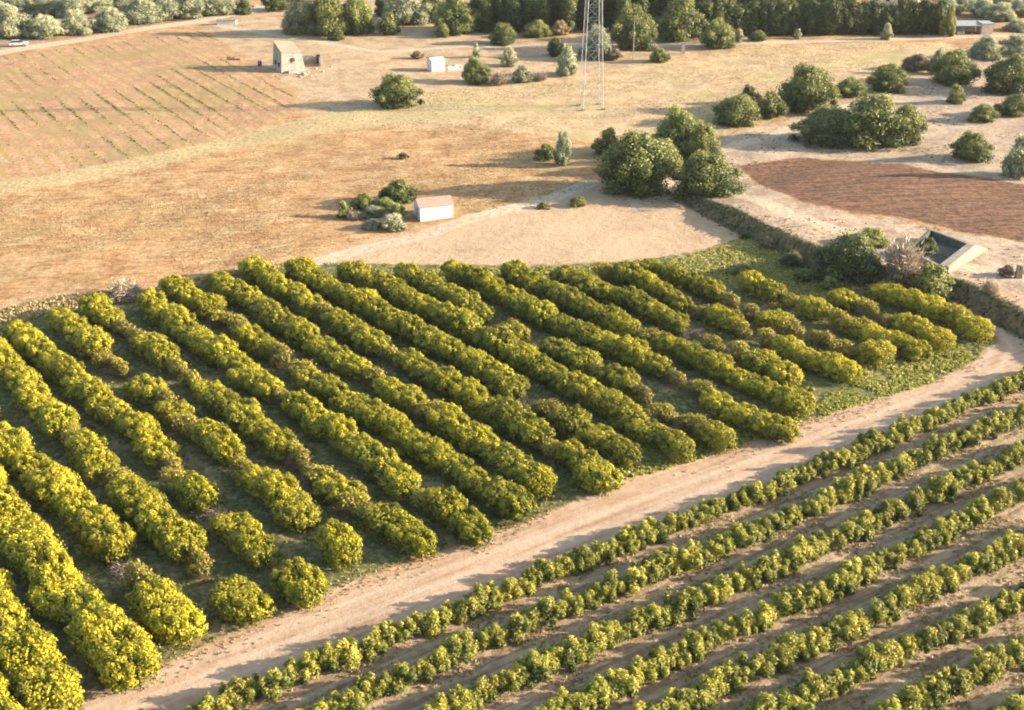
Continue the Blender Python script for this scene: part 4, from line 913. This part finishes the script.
# concrete basin
A = at(931, 231, 1.3); B = at(967, 243.5, 1.3); C = at(940, 263, 1.3); D = at(912, 249.5, 1.3)
cx, cy = (A[0] + C[0]) / 2, (A[1] + C[1]) / 2; cz = float(Hgt(cx, cy))
ba = empty('basin', (cx, cy, cz)); tag(ba, 'roofless pale concrete water basin with a sloping apron at right', 'basin')
q = {k: Vector((v[0] - cx, v[1] - cy, 0)) for k, v in (('A', A), ('B', B), ('C', C), ('D', D))}
def wall_seg(a, b, t_, h, mat, base_out=0.0):
    d = (b - a).normalized(); n = Vector((d.y, -d.x, 0))
    if n.dot((a + b) / 2) < 0: n = -n
    m = MB(); o0 = n * (t_ + base_out); o1 = n * t_
    vs = [a, b, b + o0, a + o0, a, b, b + o1, a + o1]
    m.add([(v.x, v.y, -.6) for v in vs[:4]] + [(v.x, v.y, h) for v in vs[4:]], [(0, 3, 2, 1), (4, 5, 6, 7), (0, 1, 5, 4), (1, 2, 6, 5), (2, 3, 7, 6), (3, 0, 4, 7)])
    return m.build('wall', mat, ba)
wall_seg(q['A'], q['B'], .55, 1.30, M['concrete'], .2); wall_seg(q['B'], q['C'], 1.15, 1.29, M['concrete'], .4)
wall_seg(q['C'], q['D'], .5, 1.28, M['concrete'], .2); wall_seg(q['D'], q['A'], .5, 1.27, M['concrete_shade'], .2)
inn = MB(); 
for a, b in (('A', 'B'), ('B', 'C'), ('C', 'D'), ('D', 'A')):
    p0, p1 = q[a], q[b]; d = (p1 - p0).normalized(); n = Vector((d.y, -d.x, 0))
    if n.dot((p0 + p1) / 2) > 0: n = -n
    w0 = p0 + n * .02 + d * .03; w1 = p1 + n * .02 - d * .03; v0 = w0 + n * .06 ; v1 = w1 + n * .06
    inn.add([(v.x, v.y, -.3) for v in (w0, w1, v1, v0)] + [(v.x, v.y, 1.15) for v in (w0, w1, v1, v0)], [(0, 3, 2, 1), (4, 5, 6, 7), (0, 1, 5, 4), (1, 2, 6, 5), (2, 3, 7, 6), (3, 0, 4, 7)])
inn.build('shade_lining', M['concrete_shade'], ba)  # thin sheets over the inner faces that carry the painted shade
fl = [q[k] * .99 for k in 'ABCD']; MB().prism([(v.x, v.y) for v in fl], -.4, .12).build('floor', M['concrete_shade'], ba)
e0 = q['B'] + Vector((1.2, -.35, 0)); e1 = q['C'] + Vector((1.05, -.75, 0)); f0 = Vector((at(988, 250)[0] - cx, at(988, 250)[1] - cy, 0)); f1 = Vector((at(950, 272)[0] - cx, at(950, 272)[1] - cy, 0))
MB().add([(e0.x, e0.y, -.6), (e1.x, e1.y, -.6), (f1.x, f1.y, -.6), (f0.x, f0.y, -.6), (e0.x, e0.y, 1.18), (e1.x, e1.y, 1.18), (f1.x, f1.y, .12), (f0.x, f0.y, .15)],
         [(0, 3, 2, 1), (4, 5, 6, 7), (0, 1, 5, 4), (1, 2, 6, 5), (2, 3, 7, 6), (3, 0, 4, 7)]).build('apron', M['concrete'], ba)

# stone pillars at the right edge
x, y, z = at(1018, 278)
sp = empty('stone_pillar', (x, y, z)); tag(sp, 'short grey stone gate pillar with two prongs at the right edge', 'pillar')
MB().box(-.42, .42, -.35, .35, -.2, 1.15, .05).build('pillar', M['concrete'], sp); MB().box(-.38, -.05, -.28, .28, 1.152, 1.9, .04).box(.08, .37, -.28, .28, 1.152, 1.75, .04).build('prong', M['concrete'], sp)

# car on the top left road
x, y, z = at(19, 46)
ca = empty('parked_car', (x, y, z), R(14)); tag(ca, 'silver car with dark windows parked under the olive trees at top left', 'car')
prof = [(-2.2, .35), (-2.25, .75), (-2.1, .98), (-1.2, 1.02), (1.15, 1.0), (2.05, .88), (2.25, .62), (2.2, .35)]
def side_prism(prof, w, w2=None, z0=None):
    w2 = w2 or w; vs = []; n = len(prof); mz = max(p[1] for p in prof); m0 = min(p[1] for p in prof)
    for s in (-1, 1):
        for a, b in prof: f = (b - m0) / (mz - m0); vs.append((a, s * (w + (w2 - w) * f), b))
    return MB().add(vs, [tuple(range(n)), tuple(range(n, 2 * n))[::-1]] + [(i, i + n, (i + 1) % n + n, (i + 1) % n) for i in range(n)])
bd = side_prism(prof, .88, .84).build('body', M['paint'], ca, .04)
cb = side_prism([(-1.95, 1.0), (-1.55, 1.47), (.35, 1.5), (1.15, 1.0)], .78, .62).build('cabin', M['glass'], ca, .02)
MB().box(-1.5, .32, -.61, .61, 1.505, 1.545).build('roof', M['paint'], cb)
for sx in (-1.35, 1.4):
    for s in (-1, 1):
        wl = MB().tube((sx, s * .72, .33), (sx, s * .92, .33), .33, .33, 16).build('wheel', M['rubber'], ca); MB().tube((sx, s * .925, .33), (sx, s * .945, .33), .19, .19, 10).build('rim', M['steel'], wl)
for s in (-1, 1):
    MB().box(2.1, 2.27, s * .62 - .16, s * .62 + .16, .62, .78).build('headlight', M['lamp'], ca); MB().box(-2.28, -2.15, s * .66 - .13, s * .66 + .13, .7, .88).build('tail_light', M['red'], ca)
    MB().box(.75, .92, s * .95 - .09, s * .95 + .09, .98, 1.12).build('mirror', M['paint'], ca)

# ------------------------------------------------------------------ light
EL, AZ = R(16), R(1)
sv = Vector((math.cos(EL) * math.cos(AZ), math.cos(EL) * math.sin(AZ), math.sin(EL)))
sl = bpy.data.lights.new('sun', 'SUN'); so = bpy.data.objects.new('sun', sl); COL.objects.link(so)
sl.energy = 5.0; sl.angle = R(.55); sl.color = (1.0, .87, .70); so.rotation_euler = sv.to_track_quat('Z', 'Y').to_euler(); so.location = (0, 0, 200)
w = bpy.data.worlds.new('World'); scene.world = w; w.use_nodes = True; nt = w.node_tree; bg = nt.nodes['Background']
sk = nt.nodes.new('ShaderNodeTexSky'); sk.sky_type = 'NISHITA'; sk.sun_disc = False; sk.sun_elevation = EL; sk.sun_rotation = R(90) - AZ
sk.air_density = 1.2; sk.dust_density = 1.5; nt.links.new(sk.outputs[0], bg.inputs[0]); bg.inputs[1].default_value = .115
vs_ = scene.view_settings; scene.display_settings.display_device = 'sRGB'; vs_.view_transform = 'Standard'; vs_.look = 'None'; vs_.exposure = 1.95; vs_.gamma = 1

scene.render.engine = 'CYCLES'; scene.cycles.filter_width = 1.9

# thin summer haze in the valley air
hz = MB().box(-420, 420, -30, 640, -8, 78); t = NT('haze'); pv = t.node('ShaderNodeVolumePrincipled')
pv.inputs['Color'].default_value = (.92, .93, .95, 1); pv.inputs['Density'].default_value = .00004; pv.inputs['Anisotropy'].default_value = .2
t.t.links.new(pv.outputs[0], t.out.inputs['Volume']); ho_ = hz.build('haze', t.m); tag(ho_, 'thin pale haze in the air over the fields', 'haze', kind='stuff')
